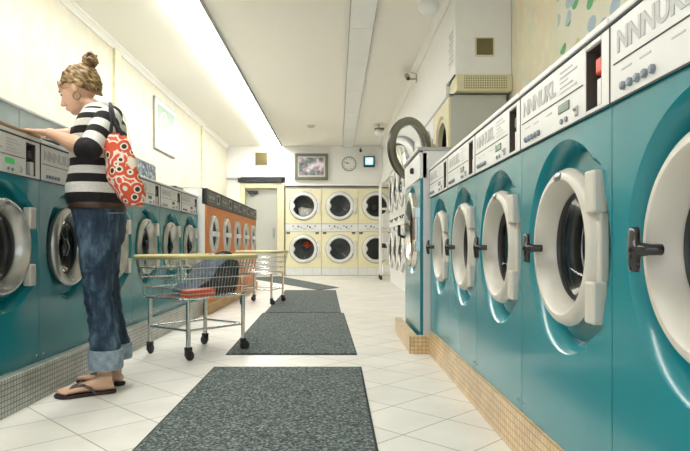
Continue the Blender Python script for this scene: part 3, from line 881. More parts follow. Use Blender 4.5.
obj('case', bx(-.135,.135,-.10,0,-.135,.135), M['rubber'], t, bevel=.012)
m_ = mat('monitor_screen', (.25,.55,.80), .2, var=.3, scale=7, emit=.9); obj('screen', bx(-.10,.10,-.106,-.098,-.085,.10), m_, t)
m_ = mat('monitor_window', (.85,.93,.97), .2, emit=.9); obj('screen_window', bx(-.05,.06,-.109,-.104,-.04,.06), m_, t)
x, z = bw(360.5, 150.5)
t = thing('small_camera', 'tiny dark camera on the back wall above the clock and monitor', 'camera', (x, YF-.003, z))
b = bmesh.new(); tube(b, [(0,0,.05),(0,-.06,.05),(0,-.06,0)], .012); obj('bracket', b, M['seam'], t)
b = bmesh.new(); tube(b, [(0,-.14,-.03),(0,-.03,.0)], .035, 12); obj('body', b, M['rubber'], t)
x, z = bw(261.5, 159)
t = thing('brown_wall_vent', 'brown square vent on the back wall above the grey door', 'vent', (x, YF-.003, z))
obj('frame', bx(-.165,.165,-.02,0,-.18,.18), M['ventbeige'], t, bevel=.003)
b = bmesh.new()
for k in range(7): box(b, -.14, .14, -.03, -.018, -.15+.044*k, -.125+.044*k)
box(b, -.145, .145, -.024, -.018, -.155, .155)
obj('louvre', b, M['vent'], t)

# wheeled rack at the far right
t = thing('wheeled_rack', 'white wheeled shelf rack in the far right corner before the back dryers', 'rack', (1.10, 13.3, 0), 0)
b = bmesh.new()
for x in (-.14, .14):
    for y in (-.2, .2): tube(b, [(x,y,.1),(x,y,2.15)], .018)
box(b, .12, .14, -.2, .2, .1, 2.15)
obj('frame', b, M['white'], t)
for z in (.12, .45, .8, 1.15, 1.55, 2.1):
    obj('shelf', bx(-.15,.15,-.21,.21,z,z+.025), M['white'], t)
for x in (-.14, .14):
    for y in (-.2, .2): obj('caster', lathe(bmesh.new(), [(0,-.02),(.05,-.02),(.05,.02),(0,.02)], 16, 'x', (x, y, .051)), M['castrubber'], t)
for i, (z, hgt, m_, lb) in enumerate(((.145,.2,'paper','white carton on the bottom shelf of the wheeled rack'), (.475,.22,'shirt','folded white linen on the second shelf of the wheeled rack'), (.825,.2,'panelw','light grey box on the third shelf of the wheeled rack'),(1.175,.28,'paper','tall white package on the fourth shelf of the wheeled rack'))):
    o = obj('package', bx(1.0, 1.19, 13.14, 13.44, z, z+hgt), M[m_], bevel=.015); tag(o, lb, 'package')

# ------------------------------------------------------------------ wall things
t = thing('framed_picture', 'framed green and white poster high on the left wall', 'picture', (XL+.002, 9.53, 2.6), PI/2)
obj('frame', bx(-.57,.57,-.035,0,-.39,.39), M['dkchrome'], t, bevel=.004)
obj('mount', bx(-.545,.545,-.038,-.034,-.365,.365), M['paper'], t)
b = bmesh.new(); box(b, -.47,.47,-.040,-.037,-.08,.30); obj('print', b, M['picgreen'], t)
b = lathe(bmesh.new(), [(.17,-.042),(.19,-.042),(.19,-.040),(.17,-.040)], 40, 'y', (-.12,0,.04), close=True); obj('print_ring', b, M['paper'], t)
b = bmesh.new()
for k in range(4): box(b, -.42, .30-.1*k, -.040,-.037, -.14-.05*k, -.12-.05*k)
obj('print_lines', b, M['printf'], t)
o = obj('wall_poster', bx(XR-.012, XR-.002, 2.6, 4.48, 1.6, 3.1), M['map']); tag(o, 'wall chart with green, blue and yellow patches on the mottled wallpaper above the right washers', 'poster')
o = obj('notice', bx(XS-.006, XS-.001, 5.78, 6.02, 2.5, 2.86), M['paper']); tag(o, 'white notice with grey print near the edge of the bulkhead side', 'notice')
b = bmesh.new()
for k in range(7): box(b, XS-.009, XS-.006, 5.80, 5.99-.03*(k % 3), 2.53+.045*k, 2.552+.045*k)
obj('notice_print', b, M['print'], o)

def cctv(name, label, loc):
    t = thing(name, label, 'camera', loc)
    b = bmesh.new(); box(b, -.012, 0, -.03, .03, -.06, .06); tube(b, [(-.01,0,-.02),(-.13,0,-.02)], .012); tube(b, [(-.01,0,.05),(-.09,0,.08)], .006, 6)
    obj('bracket', b, M['brass'], t, smooth=40)
    b = bmesh.new(); loft(b, [((-.13,-.07,-.03),(.032,0,0),(0,0,.028)),((-.13,-.05,-.02),(.036,0,0),(0,0,.032)),((-.13,.10,.06),(.036,0,0),(0,0,.032)),((-.13,.11,.065),(.03,0,0),(0,0,.025))], 14)
    obj('body', b, M['brass'], t, smooth=50)
    b = bmesh.new(); tube(b, [(-.13,-.085,-.04),(-.13,-.065,-.028)], .022, 14); obj('lens', b, M['rubber'], t, smooth=50)
    return t
cctv('security_camera', 'brass coloured security camera on a bracket high on the bulkhead side', (XS, 8.45, 3.11))
# second, white, near the far end
t = thing('white_security_camera', 'white domed camera hanging from the ceiling near the far right corner', 'camera', (.99, 12.3, 3.07))
b = bmesh.new(); box(b, -.15, -.11, -.03, .03, .05, .16); obj('bracket', b, M['dkchrome'], t, bevel=.004)
b = bmesh.new(); ellipsoid(b, (-.13,0,-.0), ((.10,0,0),(0,.13,0),(0,0,.075))); obj('housing', b, M['white'], t, smooth=180)
b = bmesh.new(); box(b, -.22, -.03, -.12, .12, .055, .075); obj('hood', b, M['vent'], t, bevel=.006)
# globe lamp near the ceiling and smoke detector
t = thing('globe_ceiling_lamp', 'white globe lamp near the ceiling, cut by the top frame edge', 'lamp', (.92, 6.0, CEIL))
obj('base', lathe(bmesh.new(), [(0,0),(.07,0),(.07,-.03),(0,-.03)], 24, 'z'), M['white'], t, smooth=40)
b = bmesh.new(); ellipsoid(b, (0,0,-.10), ((.105,0,0),(0,.105,0),(0,0,.085))); obj('globe', b, M['white'], t, smooth=180)
x = (311-337)*12.4/600
t = thing('smoke_detector', 'small round smoke detector on the ceiling between light and casing', 'smoke detector', (x, 12.4, CEIL))
obj('body', lathe(bmesh.new(), [(0,-.04),(.07,-.035),(.085,-.015),(.085,0),(0,0)], 28, 'z'), M['cream'], t, smooth=40)
obj('vent_ring', lathe(bmesh.new(), [(.04,-.038),(.045,-.044),(.055,-.037)], 24, 'z'), M['greytrim'], t)

# ------------------------------------------------------------------ floor mats
def floor_mat(label, pts, z=.0):
    c = sum((Vector((p[0], p[1], 0)) for p in pts), Vector())/len(pts)
    t = thing('floor_mat', label, 'mat', (c.x, c.y, z), 0, 'grey floor mats down the aisle')
    def prism(k, z0, z1):
        bm = bmesh.new(); q = []
        for p in pts:
            v = Vector((p[0], p[1], 0))-c; v *= (1-k/v.length); q.append(v)
        A = [bm.verts.new((v.x, v.y, z0)) for v in q]; B = [bm.verts.new((v.x, v.y, z1)) for v in q]
        for i in range(4): bm.faces.new([A[i], A[(i+1)%4], B[(i+1)%4], B[i]])
        bm.faces.new(A[::-1]); bm.faces.new(B); return bm
    obj('edging', prism(0, 0, .004), M['mat_edge'], t)
    obj('pile', prism(.025, .001, .009), M['mat'], t, bevel=.002)
floor_mat('dark grey floor mat nearest the camera, lying on its own', [(-.735,1.75),(.149,1.75),(.149,3.66),(-.749,3.66)])
floor_mat('dark grey floor mat beside the front cart, second from the camera', [(-.756,4.07),(.138,4.07),(.075,6.60),(-.82,6.60)])
floor_mat('grey floor mat by the second cart, third from the camera', [(-.80,6.62),(.045,6.62),(-.02,10.0),(-.86,10.0)])
floor_mat('grey floor mat lying askew, farthest from the camera near the grey door', [(.035,10.62),(-.30,10.03),(-2.1,13.9),(-1.40,14.6)], .0)

# ------------------------------------------------------------------ laundry carts
def make_cart():
    t = thing('laundry_cart', '', 'cart')
    HX, HY = .245, .20       # wheel half spacing
    TX, TY = .345, .245      # rim
    BX, BY = .295, .205      # basket bottom
    zr, zb = .662, .395
    for sx in (-1, 1):
        for sy in (-1, 1):
            b = bmesh.new(); tube(b, [(sx*HX, sy*HY, .085), (sx*HX, sy*HY, zb-.005)], .0150, 10)
            lg = obj('leg', b, M['chrome'], t, smooth=60)
            b = bmesh.new(); a = .5*sx+sy
            ca, sa = math.cos(a), math.sin(a)
            cx, cy = sx*HX, sy*HY
            lathe(b, [(0,-.011),(.030,-.011),(.034,-.006),(.034,.006),(.030,.011),(0,.011)], 20, 'y', (0,0,0))
            bmesh.ops.transform(b, matrix=Matrix.Translation((cx+ca*.012, cy+sa*.012, .0345)) @ Matrix.Rotation(a, 4, 'Z'), verts=b.verts)
            obj('wheel', b, M['castrubber'], lg, smooth=40)
            b = bmesh.new(); box(b, -.016, .018, -.018, -.014, .028, .078); box(b, -.016, .018, .014, .018, .028, .078); box(b, -.018, .018, -.018, .018, .074, .086)
            bmesh.ops.transform(b, matrix=Matrix.Translation((cx, cy, 0)) @ Matrix.Rotation(a, 4, 'Z'), verts=b.verts)
            obj('caster_fork', b, M['castrubber'], lg)
    b = bmesh.new(); z = .19
    for p, q in (((-HX,-HY),(HX,-HY)),((HX,-HY),(HX,HY)),((HX,HY),(-HX,HY)),((-HX,HY),(-HX,-HY))): tube(b, [(p[0],p[1],z),(q[0],q[1],z)], .009, 8)
    obj('brace', b, M['chrome'], t, smooth=60)
    # basket wires
    b = bmesh.new(); R_ = .0017
    def rect(k, r=R_):
        x = BX+(TX-BX)*k; y = BY+(TY-BY)*k; z = zb+(zr-zb)*k; c = .03
        pts = [(-x+c,-y,z),(x-c,-y,z),(x,-y+c,z),(x,y-c,z),(x-c,y,z),(-x+c,y,z),(-x,y-c,z),(-x,-y+c,z)]
        tube(b, pts, r, 6, closed=True)
    rect(0, .006)
    for k in (.25, .5, .75): rect(k, .0042)
    nx, ny = 22, 15
    for i in range(nx+1):
        u = -1+2*i/nx; x0, x1 = u*(BX-.01), u*(TX-.01)
        tube(b, [(x1,-TY,zr),(x0,-BY,zb),(x0,BY,zb),(x1,TY,zr)], R_, 5)
    for i in range(ny+1):
        u = -1+2*i/ny; y0, y1 = u*(BY-.01), u*(TY-.01)
        tube(b, [(-TX,y1,zr),(-BX,y0,zb),(BX,y0,zb),(TX,y1,zr)], R_, 5)
    obj('wire_basket', b, M['chrome'], t, smooth=60)
    b = bmesh.new(); c = .035
    pts = []
    for (sx, sy) in ((1,-1),(1,1),(-1,1),(-1,-1)):
        cx, cy = sx*(TX-c), sy*(TY-c); a0 = math.atan2(sy, sx)-PI/4
        for k in range(5): a = a0 + k*PI/8; pts.append((cx+c*math.cos(a), cy+c*math.sin(a), zr+.004))
    tube(b, pts, .0165, 10, closed=True)
    obj('rim', b, M['rimcream'], t, smooth=60)
    return t
cart = make_cart()
cart['label'] = 'wire laundry cart with cream rim holding dark laundry, right beside the woman'
a1 = math.atan2(.803, .595)
cart.location = (-.975, 4.19, 0); cart.rotation_euler = (0,0,a1); cart['group'] = 'wire laundry carts'
c2 = dup(cart, label='empty wire laundry cart with cream rim farther down the aisle')
c2.location = (-.965, 7.78, 0.0); c2.rotation_euler = (0,0,math.atan2(.98,.2))
def cartpt(x, y, z):
    c, s = math.cos(a1), math.sin(a1); return Vector((-.975+c*x-s*y, 4.19+s*x+c*y, z))
# laundry in the cart: dark heap, blue grey cloth thrown over it, black handle, red box
bm = bmesh.new()
# wedge heap along the far half
prof = [(-.05,.405),(.27,.405),(.30,.50),(.30,.63),(.24,.645),(.10,.57),(0,.47)]
for sgn in (0,): 
    A = [bm.verts.new(cartpt(x, -.115, z)) for x, z in prof]; B = [bm.verts.new(cartpt(x, .18, z)) for x, z in prof]
    for i in range(len(prof)): bm.faces.new([A[i], A[(i+1)%len(prof)], B[(i+1)%len(prof)], B[i]])
    bm.faces.new(A); bm.faces.new(B[::-1])
bmesh.ops.subdivide_edges(bm, edges=bm.edges[:], cuts=4, use_grid_fill=True)
o = obj('dark_laundry', bm, M['darkcloth'], smooth=180)
s_ = o.modifiers.new('s','SMOOTH'); s_.iterations = 3
tag(o, 'heap of dark laundry piled at the far end of the front cart', 'laundry')
bm = bmesh.new(); nx_, ny_ = 26, 18; G = []
def hz(x): 
    pts = [(-.10,.415),(-.02,.46),(.05,.52),(.12,.585),(.20,.645),(.28,.662)]
    for (a_, za), (b_, zb_) in zip(pts[:-1], pts[1:]):
        if x <= b_: return za + (zb_-za)*max(0,(x-a_))/(b_-a_)
    return pts[-1][1]
for i in range(nx_+1):
    row = []
    for j in range(ny_+1):
        x = -.10+.33*i/nx_; y = -.105+.25*j/ny_
        row.append(bm.verts.new(cartpt(x + .01*math.sin(9*y*6), y, hz(x)+.016+.008*math.sin(40*x+25*y)+.006*math.sin(55*y-20*x))))
    G.append(row)
for i in range(nx_):
    for j in range(ny_): bm.faces.new([G[i][j], G[i+1][j], G[i+1][j+1], G[i][j+1]])
o = obj('blue_garment', bm, M['bluecloth'], smooth=180); o.modifiers.new('s','SOLIDIFY').thickness = .012
tag(o, 'blue grey garment draped over the dark laundry in the front cart', 'garment')
bm = bmesh.new(); c_ = cartpt(.27, .03, .675); loft(bm, smoothsecs([(c_+Vector((-.05,-.04,-.02)),(.012,0,0),(0,0,.012)),(c_+Vector((-.03,-.02,.0)),(.03,0,0),(0,0,.018)),(c_+Vector((.02,.02,.008)),(.035,0,0),(0,0,.022)),(c_+Vector((.05,.04,-.015)),(.012,0,0),(0,0,.012))], 4), 14)
o = obj('black_hat', bm, M['darkcloth'], smooth=180); tag(o, 'small black knitted hat poking above the rim of the front cart', 'hat')
t = thing('red_carton', 'flat orange red box lying in the near corner of the front cart', 'box', tuple(cartpt(-.125,-.155,.405)), a1)
t.rotation_euler = (0,0,a1+.02)
obj('carton', bx(-.12,.12,-.035,.035,0,.045), M['red'], t, bevel=.004)
obj('carton_band', bx(-.121,.121,-.0365,.0365,.016,.022), M['rimcream'], t)

# ------------------------------------------------------------------ the woman
YW = 3.08
wm = thing('person', 'woman in striped sweater and cuffed jeans standing at the left washers, hand on the ledge', 'person', (-1.22, YW, 0))
def toL(v): return Vector(v) - Vector((-1.22, YW, 0))
EX, EY, EZ = Vector((1,0,0)), Vector((0,1,0)), Vector((0,0,1))
HC = toL(P(79.5, 91, YW)); th = math.radians(22)
Fd = Vector((-math.cos(th),0,-math.sin(th))); Ud = Vector((-math.sin(th),0,math.cos(th)))
# slight turn of the head away from the lens
rot = Matrix.Rotation(math.radians(-6), 3, 'Z'); Fd = rot @ Fd; Ud = rot @ Ud; Sd = rot @ Vector((0,-1,0))   # Sd: towards the camera
def HP(f, u, s): return HC + Fd*f + Ud*u + Sd*s
body = bmesh.new()
def HE(bm, f, u, s, rf, ru, rs): return ellipsoid(bm, HP(f,u,s), (Fd*rf, Sd*rs, Ud*ru), 28, 18)
HE(body, -.015, .028, 0, .093, .088, .075)
HE(body, .030, -.020, 0, .063, .085, .060)
HE(body, .045, .045, 0, .050, .050, .055)
HE(body, .040, -.070, 0, .048, .036, .043)
HE(body, .060, -.090, 0, .023, .018, .022)
HE(body, .058, -.035, .026, .030, .028, .024); HE(body, .058, -.035, -.026, .030, .028, .024)
loft(body, [(HP(.085,.018,0), Fd*.010, Sd*.008),(HP(.098,-.012,0), Fd*.012, Sd*.010),(HP(.108,-.030,0), Fd*.014, Sd*.014),(HP(.096,-.040,0), Fd*.014, Sd*.016)], 12)
HE(body, .108, -.031, 0, .012, .010, .012)
HE(body, .088, -.059, 0, .012, .007, .021); HE(body, .086, -.070, 0, .011, .007, .018)
for s in (1, -1):
    HE(body, -.012, -.005, s*.072, .018, .030, .010); HE(body, -.008, -.028, s*.072, .010, .012, .007)
# neck
NB = toL(P(99, 113, YW))
loft(body, smoothsecs([(HP(-.025,-.02,0), Fd*.052, Sd*.050), (HP(-.030,-.07,0), Vector((.050,0,0)), Vector((0,.052,0))), (NB, Vector((.058,0,0)), Vector((0,.060,0))), (NB-EZ*.05, Vector((.07,0,0)), Vector((0,.11,0)))], 4), 20)
# trunk inside the clothes
def tp(cx, y, hx, hy): return (toL(P(cx, y, YW)), Vector((hx*YW/600,0,0)), Vector((0,hy,0)))
trunk = [tp(97,120,12,.10), tp(100,132,17,.13), tp(98,150,19,.125), tp(97,170,18,.11), tp(97,190,20,.12), tp(100,210,22,.14), tp(101,232,20,.15), tp(101,245,14,.13)]
loft(body, smoothsecs(trunk, 3), 24)
# arms
def A_(px, py, Y): return toL(P(px, py, Y))
shL, elL, wrL = A_(108, 120, 2.93), A_(88.5, 150, 2.80), A_(50, 133.0, 2.86)
shR, elR, wrR = A_(100, 121, 3.22), A_(77, 136, 3.34), A_(47, 134, 3.26)
zt_ = PL+1.11+.016
limb(body, [shL, (shL+elL)/2, elL, elL.lerp(wrL,.3), elL.lerp(wrL,.7), wrL], [.050,.045,.040,.041,.030,.0245])
limb(body, [shR, (shR+elR)/2, elR, elR.lerp(wrR,.3), elR.lerp(wrR,.7), wrR], [.048,.043,.039,.040,.030,.0245])
def hand(wr, dirv, side, thumb):
    # palm resting on the ledge; dirv forward, side = lateral unit vector towards the thumb
    d = dirv.normalized(); up = side.cross(d).normalized()
    if up.z < 0: up = -up
    tip0 = wr
    pc = wr + d*.045
    loft(body, smoothsecs([(wr, side*.024, up*.018),(wr+d*.025, side*.033, up*.017),(wr+d*.06, side*.040, up*.015),(wr+d*.088, side*.038, up*.011)], 3), 18)
    for k, (ln, off, bend) in enumerate(((.068,.029,.10),(.078,.010,.08),(.072,-.010,.08),(.056,-.029,.14))):
        b0 = wr + d*(.070) + side*off; dd_ = (d + side*off*3).normalized()
        p1 = b0 + dd_*(.02+ln*.42) + up*.003; p2 = p1 + (dd_-up*(.25+bend)).normalized()*ln*.33; p3 = p2 + (dd_-up*(.45+bend)).normalized()*ln*.28
        limb(body, [b0, p1, p2, p3], [.0095,.0088,.0080,.0068], 10, 3)
    b0 = wr + d*.02 + side*.022; p1 = b0 + (d*.6+side*.75).normalized()*.035-up*.004; p2 = p1 + (d*.9+side*.4-up*.2).normalized()*.030; p3 = p2 + (d-up*.35).normalized()*.022
    limb(body, [b0, p1, p2, p3], [.012,.0105,.0095,.008], 10, 3)
hd = A_(20, 130.5, 2.93) - wrL
hand(wrL, hd, Vector((0,0,1)).cross(hd).normalized()*-1, 1)
hd2 = A_(24, 134.5, 3.22) - wrR
hand(wrR, hd2, Vector((0,0,1)).cross(hd2).normalized(), 1)
# legs and feet
def leg(bm, hip, knee, ankle, heel, toe):
    limb(bm, [hip, (hip+knee)/2, knee, knee.lerp(ankle,.35), knee.lerp(ankle,.8), ankle], [.058,.050,.042,.042,.034,.031])
    d = (toe-heel); d.z = 0; Ln = d.length; d.normalize(); s = EZ.cross(d)
    def fp(k, z): return Vector((heel.x, heel.y, 0)) + d*Ln*k + EZ*z
    zs = .016
    secs = [(fp(.02, zs+.022), s*.018, EZ*.018), (fp(.12, zs+.030), s*.030, EZ*.030), (fp(.25, zs+.038), s*.032, EZ*.040), (fp(.45, zs+.030), s*.034, EZ*.030), (fp(.65, zs+.020), s*.042, EZ*.019), (fp(.80, zs+.013), s*.043, EZ*.013)]
    loft(bm, smoothsecs(secs, 4), 20)
    loft(bm, smoothsecs([(ankle, s*.030, d*.036), (fp(.20, .085), s*.029, d*.042), (fp(.22,.045), s*.028, d*.045)], 3), 16)
    sgn = 1 if leg.side > 0 else -1
    for k, (o_, ln, r) in enumerate(((.031,.21,.0135),(.009,.215,.0090),(-.010,.185,.0085),(-.027,.150,.008),(-.042,.105,.0080))):
        b0 = fp(.76, zs+.014) + s*o_*sgn*.92; tipp = fp(.78+ln, zs+.010) + s*o_*sgn*1.05
        limb(bm, [b0, (b0+tipp)/2+EZ*.004, tipp], [r, r, r*.9], 10, 3)
    return fp, s, d, Ln
hl, tl = toL(Vector((-1.125,3.035,0))), toL(Vector((-1.355,2.915,0)))
hr, tr = toL(Vector((-1.14,3.19,0))), toL(Vector((-1.385,3.27,0)))
ankL, ankR = toL(P(105, 373, 3.03)), toL(P(112.5, 368, 3.21))
kneeL, kneeR = toL(P(99,300,3.02)), toL(P(108,298,3.19))
hipL, hipR = toL(P(98,240,3.00)), toL(P(104,238,3.17))
leg.side = -1; fL = leg(body, hipL, kneeL, ankL, hl, tl)
leg.side = 1; fR = leg(body, hipR, kneeR, ankR, hr, tr)
bodyo = remesh_obj('body', body, M['skin'], wm, .0036, 2)
# sandals
for (fp, s, d, Ln), q_ in ((fL, 1), (fR, -1)):
    bm = bmesh.new()
    lat = [(-.04,.0),(.0,.026),(.12,.036),(.35,.034),(.60,.046),(.78,.054),(.90,.048),(.98,.034)]
    med = [(1.05,.008),(1.07,-.016),(1.04,-.040),(.95,-.050),(.78,-.048),(.60,-.040),(.35,-.030),(.12,-.034),(.0,-.026)]
    pl = [fp(k,0)+s*w_*q_ for k, w_ in lat+med]
    A = [bm.verts.new((v.x,v.y,.001)) for v in pl]; B = [bm.verts.new((v.x,v.y,.017)) for v in pl]
    for i in range(len(pl)): j=(i+1)%len(pl); bm.faces.new([A[i],A[j],B[j],B[i]])
    bm.faces.new(A[::-1]); bm.faces.new(B)
    so = obj('sandal', bm, M['sandal'], wm, bevel=.004)
    bm = bmesh.new()
    for q in (-1, 1):
        tube(bm, [fp(.83,.030), fp(.74,.048)+s*q*.012, fp(.58,.058)+s*q*.030, fp(.45,.040)+s*q*.040, fp(.36,.012)+s*q*.036], [.005,.007,.008,.008,.006], 8)
    obj('sandal_strap', bm, M['strap'], so, smooth=60)
# toenails
# jeans
jm = bmesh.new()
def J(cx, y, hw, Y, hy): return (toL(P(cx, y, Y)), Vector((hw*Y/600,0,0)), Vector((0,hy,0)))
loft(jm, smoothsecs([J(98,203,25.5,YW,.150), J(99.5,214,24.5,YW,.16), J(101,228,22.5,YW,.17), J(100.5,242,20,YW,.165), J(100,252,15,YW,.13)], 4), 32)
loft(jm, smoothsecs([J(98,235,18,3.0,.085), J(97,255,17,3.0,.085), J(97,272,15,3.01,.080), J(98.5,298,13.5,3.02,.072), J(101.5,318,13,3.02,.068), J(104,335,14,3.03,.072), J(105.5,352,15,3.03,.078), J(105.7,366,15.2,3.03,.080)], 4), 28)
loft(jm, smoothsecs([J(104,235,17.5,3.16,.085), J(103.5,255,16.5,3.18,.085), J(104,272,14.5,3.19,.078), J(107.5,298,13,3.2,.070), J(111,318,12.5,3.2,.066), J(114.5,335,13,3.21,.070), J(117,348,13,3.21,.074), J(117,356,13,3.21,.074)], 4), 28)
# shallow folds
jeans = remesh_obj('jeans', jm, M['denim'], wm, .006, 3)
for v in jeans.data.vertices:
    z = v.co.z; x = v.co.x
    k = .0028*math.sin(70*z+25*x+8*v.co.y) + .002*math.sin(130*z-40*x)
    if z < .62: v.co.x += k*.6; v.co.y += k*.8
    elif z > .72: v.co.x += k*.5
# pocket seam and side seam
bm = bmesh.new()
tube(bm, [toL(P(108,213,2.912)), toL(P(124,213,2.985)), ], .0020, 6)
obj('stitching', bm, M['stitch'], jeans)
for secs in ([J(105.5,349,16.2,3.03,.084), J(105.7,350.5,17,3.03,.086), J(105.8,367,16.8,3.03,.086), J(105.8,368.5,16.2,3.03,.084)], [J(117,343,14,3.21,.079), J(117,344.5,14.6,3.21,.081), J(117.2,357,14.4,3.21,.081), J(117.2,358,14,3.21,.079)]):
    obj('cuff', loft(bmesh.new(), secs, 32), M['denimcuff'], jeans, smooth=60)
# belt
bl_ = obj('belt', loft(bmesh.new(), [J(97.8,203.5,26.8,YW,.158), J(97.8,204.2,27.2,YW,.162), J(98.5,209.2,26.8,YW,.165), J(98.6,210,26.3,YW,.162)], 36), M['leather'], wm, smooth=50)
bm = bmesh.new(); c_ = toL(P(76, 206.5, 2.985)); ellipsoid(bm, c_, (Vector((.024,-.012,0)), Vector((.004,.008,0)), Vector((0,0,.022))), 16, 10); obj('buckle', bm, M['gold'], bl_, smooth=180)
bm = bmesh.new(); tube(bm, [toL(P(73,208,2.975)), toL(P(77,214,2.95)), toL(P(79,219,2.94))], [.010,.009,.005], 8); obj('belt_end', bm, M['leather'], bl_, smooth=60)
# sweater torso : v runs hem -> neck
tor = [J(97.5,204.5,27.5,YW,.160), J(97,197,28.2,YW,.165), J(96,188,27.8,YW,.16), J(95,178,25,YW,.148), J(95.5,166,23,YW,.142), J(96.5,152,24,YW,.155), J(98.5,138,25,YW,.168), J(101.5,126,22.5,YW,.178), J(102,117,18,YW,.160), J(101,111,13,YW,.115), J(100,107,9,YW,.08)]
def v_of(py): return (204.5-py)/97.5
st = [(0.0, BLK)]
for y_, c_ in ((194.5, WHT),(184.5, BLK),(176, WHT),(168.5, BLK),(160.5, GRY),(152, BLK),(146, WHT),(138, BLK),(131, WHT),(124, BLK),(118, WHT),(113,BLK),(110,WHT)): st.append((v_of(y_)*.985, c_))
M['stripe'] = m_stripes('striped_knit', st)
swt = obj('sweater', loft(bmesh.new(), smoothsecs(tor, 4), 40, uv=True), M['stripe'], wm, smooth=180)
M['sleeve'] = m_stripes('striped_sleeve', [(0,BLK),(.10,WHT),(.24,BLK),(.37,WHT),(.50,BLK),(.62,WHT),(.76,BLK)])
def sleeve(sh, el, wr, out):
    ax = (el-sh).normalized(); p = sh - ax*.055
    pts = [p + Vector((.0,out*-.02,.0)), sh, sh.lerp(el,.35), sh.lerp(el,.7), el+ (el-wr).normalized()*.004, el.lerp(wr,.10), el.lerp(wr,.19)]
    rad = [.045,.064,.062,.056,.053,.050,.048]
    secs = []; prev = None
    for i, q in enumerate(pts):
        d = (pts[min(i+1,len(pts)-1)]-pts[max(i-1,0)]).normalized()
        a = EY - d*EY.dot(d); a.normalize(); b_ = d.cross(a); secs.append((q, a*rad[i], b_*rad[i]))
    return obj('sleeve', loft(bmesh.new(), smoothsecs(secs, 5), 24, uv=True), M['sleeve'], swt, smooth=180)
sleeve(shL, elL, wrL, -1); sleeve(shR, elR, wrR, 1)
# white collar
obj('collar', loft(bmesh.new(), smoothsecs([(NB+Vector((-.005,0,-.035)), Vector((.100,0,.02)), Vector((0,.115,0))), (NB+Vector((-.012,0,.005)), Vector((.074,0,.018)), Vector((0,.080,0))), (NB+Vector((-.014,0,.035)), Vector((.064,0,.018)), Vector((0,.068,0))), (NB+Vector((-.012,0,.028)), Vector((.052,0,.012)), Vector((0,.056,0)))], 4), 28, cap=False), M['shirt'], wm, smooth=180)
# face details
bm = bmesh.new()
for s in (1,-1): HE(bm, .082, .004, s*.030, .006, .004, .014)
obj('eyelashes', bm, M['eye'], wm, smooth=180)
bm = bmesh.new()
for s in (1,-1): tube(bm, [HP(.092,.024,s*.014), HP(.090,.029,s*.030), HP(.078,.026,s*.046)], [.003,.0035,.002], 6)
obj('eyebrow', bm, M['hair'], wm)
bm = bmesh.new(); HE(bm, .0925, -.060, 0, .009, .0045, .017); HE(bm, .090, -.068, 0, .009, .005, .015); obj('lips', bm, M['lip'], wm, smooth=180)
# hair cap
hb = bmesh.new(); bmesh.ops.create_icosphere(hb, subdivisions=5, radius=1)
for v in list(hb.verts):
    f, s, u = v.co.x, v.co.y, v.co.z
    lumpy = 1 + .035*math.sin(9*f+7*u) + .03*math.sin(11*u-8*s) + .02*math.sin(23*f+17*s)
    ff, uu, ss = -.022+f*.103*lumpy, .030+u*.100*lumpy, s*.086*lumpy
    v['k'] if False else None
    # hairline: keep hair behind a slanted line in front, above the nape below
    line = .060 if uu > .065 else .060 - (.065-uu)*1.30
    if ff > line: ff = line + (ff-line)*.12; uu = uu*.99; ss *= .90 if uu < .05 else .98
    if uu < -.055: uu = -.055 + (uu+.055)*.2
    v.co = Vector(HP(ff, uu, ss))
# drop faces over the face area
hair = obj('hair', hb, M['hair'], wm, smooth=180)
bm = bmesh.new(); rd = random.Random(4)
BC = HP(-.055, .150, 0)
BCw = toL(P(91, 60.5, YW))
ellipsoid(bm, BCw, (Vector((.036,0,0)), Vector((0,.036,0)), Vector((0,0,.028))), 20, 12)
for k in range(14):
    a0 = rd.uniform(0, 6.28); tl_ = rd.uniform(-.9,.9); R0 = rd.uniform(.026,.042)
    ring = []
    ax_ = Vector((rd.uniform(-1,1), rd.uniform(-1,1), rd.uniform(-.6,1))).normalized(); u_ = ax_.orthogonal().normalized(); w_ = ax_.cross(u_)
    for q in range(12): a = a0+q*.42; ring.append(BCw + Vector((rd.uniform(-.003,.003),0,0)) + (u_*math.cos(a)+w_*math.sin(a))*R0 + ax_*.006*math.sin(a*2))
    tube(bm, ring, [.002]+[.0065]*10+[.001], 6)
tube(bm, [toL(P(88,68,YW)), toL(P(90,63,YW))], .024, 12)
obj('hair_bun', bm, M['hair'], hair, smooth=180)
bm = bmesh.new()
for k in range(22):   # swept strands from the forehead to the back
    s0 = rd.uniform(.2, 1.0)*.080; uo = rd.uniform(-.01,.02); sg = rd.choice((1,1,1,-1))
    pts = [HP(.068,.085-uo-s0*.5, sg*s0*.62), HP(.030,.100-s0*.75, sg*(s0*.85+.010)), HP(-.03,.085-s0*.9, sg*(s0+.010)), HP(-.085,.06-s0*.8, sg*s0*.85), HP(-.12,.035-s0*.5, sg*s0*.35)]
    tube(bm, pts, [.002,.005,.006,.005,.002], 6)
tube(bm, [HP(.070,.075,.045), HP(.068,.045,.062), HP(.045,.015,.072), HP(.01,-.0,.082)], [.003,.003,.002,.001], 6)
obj('hair_strand', bm, M['hair'], hair, smooth=180)
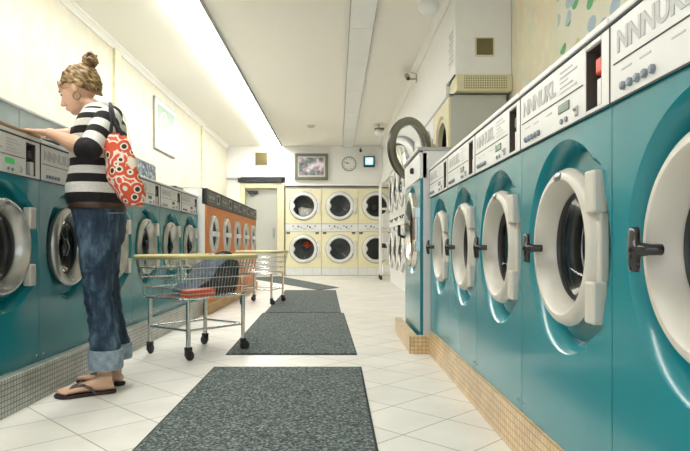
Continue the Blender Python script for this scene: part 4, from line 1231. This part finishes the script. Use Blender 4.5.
# earrings
for s in (1,-1):
    bm = bmesh.new(); c_ = HP(-.012,-.052, s*.080); tube(bm, [c_ + Fd*(.020*math.cos(a))+Ud*(.020*math.sin(a)) for a in [2*PI*k/20 for k in range(20)]], .0035, 8, closed=True)
    obj('earring', bm, M['gold'], wm, smooth=60)

# shoulder bag
bag = thing('shoulder_bag', 'red and white patterned cloth bag hanging behind the woman\'s shoulder', 'bag', (-1.11, 2.90, 1.1))
def tb(px, py, Y=2.86): return P(px, py, Y) - Vector((-1.11, 2.90, 1.1))
def Bs(x0, x1, y, hy, Y=2.86, dz=0): c = tb((x0+x1)/2, y, Y); return (c, Vector(((x1-x0)/2*Y/600,0,dz)), Vector((0,hy,0)))
bs_ = [Bs(110,121,133,.012), Bs(105,127,140,.022,2.85,.01), Bs(103.5,132,150,.036,2.85,.01), Bs(105,136,162,.048,2.85,.01), Bs(107,139,174,.056,2.85,.01), Bs(112,143,186,.060,2.85,.012), Bs(119,145,196,.052,2.85,.014), Bs(127,145,203,.034,2.85,.012), Bs(134,143,206.5,.012,2.85)]
bo = obj('pouch', loft(bmesh.new(), smoothsecs(bs_, 5), 32), M['bag'], bag, smooth=180)
for v in bo.data.vertices:
    v.co.y += .006*math.sin(60*v.co.x+20*v.co.z); v.co.x += .003*math.sin(45*v.co.z)
bm = bmesh.new()
for x0_, off in ((110, 0), (125, .01)):
    pts = [tb(x0_,139,2.86), tb(112+off*300,122,2.835), tb(110+off*250,110,2.86), tb(110,103.5,2.98), tb(113,107,3.08)]
    for i in range(1): tube(bm, [q for q in pts], [.010,.008,.007,.007,.006], 8)
obj('strap', bm, M['darkcloth'], bag, smooth=60)
bm = bmesh.new(); tube(bm, [tb(131,146,2.86), tb(127.5,125,2.92), tb(121,106,2.96), tb(114,102.5,3.0)], .004, 8)
obj('cord', bm, M['shirt'], bag, smooth=60)
# dark cloth on the washer top behind her arm
o = lump('black_purse', (-1.66, 3.42, zt+.055), (.10,.07,.04), M['rubber'], 9); tag(o, 'small black pouch lying on the washer top behind the woman\'s forearm', 'pouch')
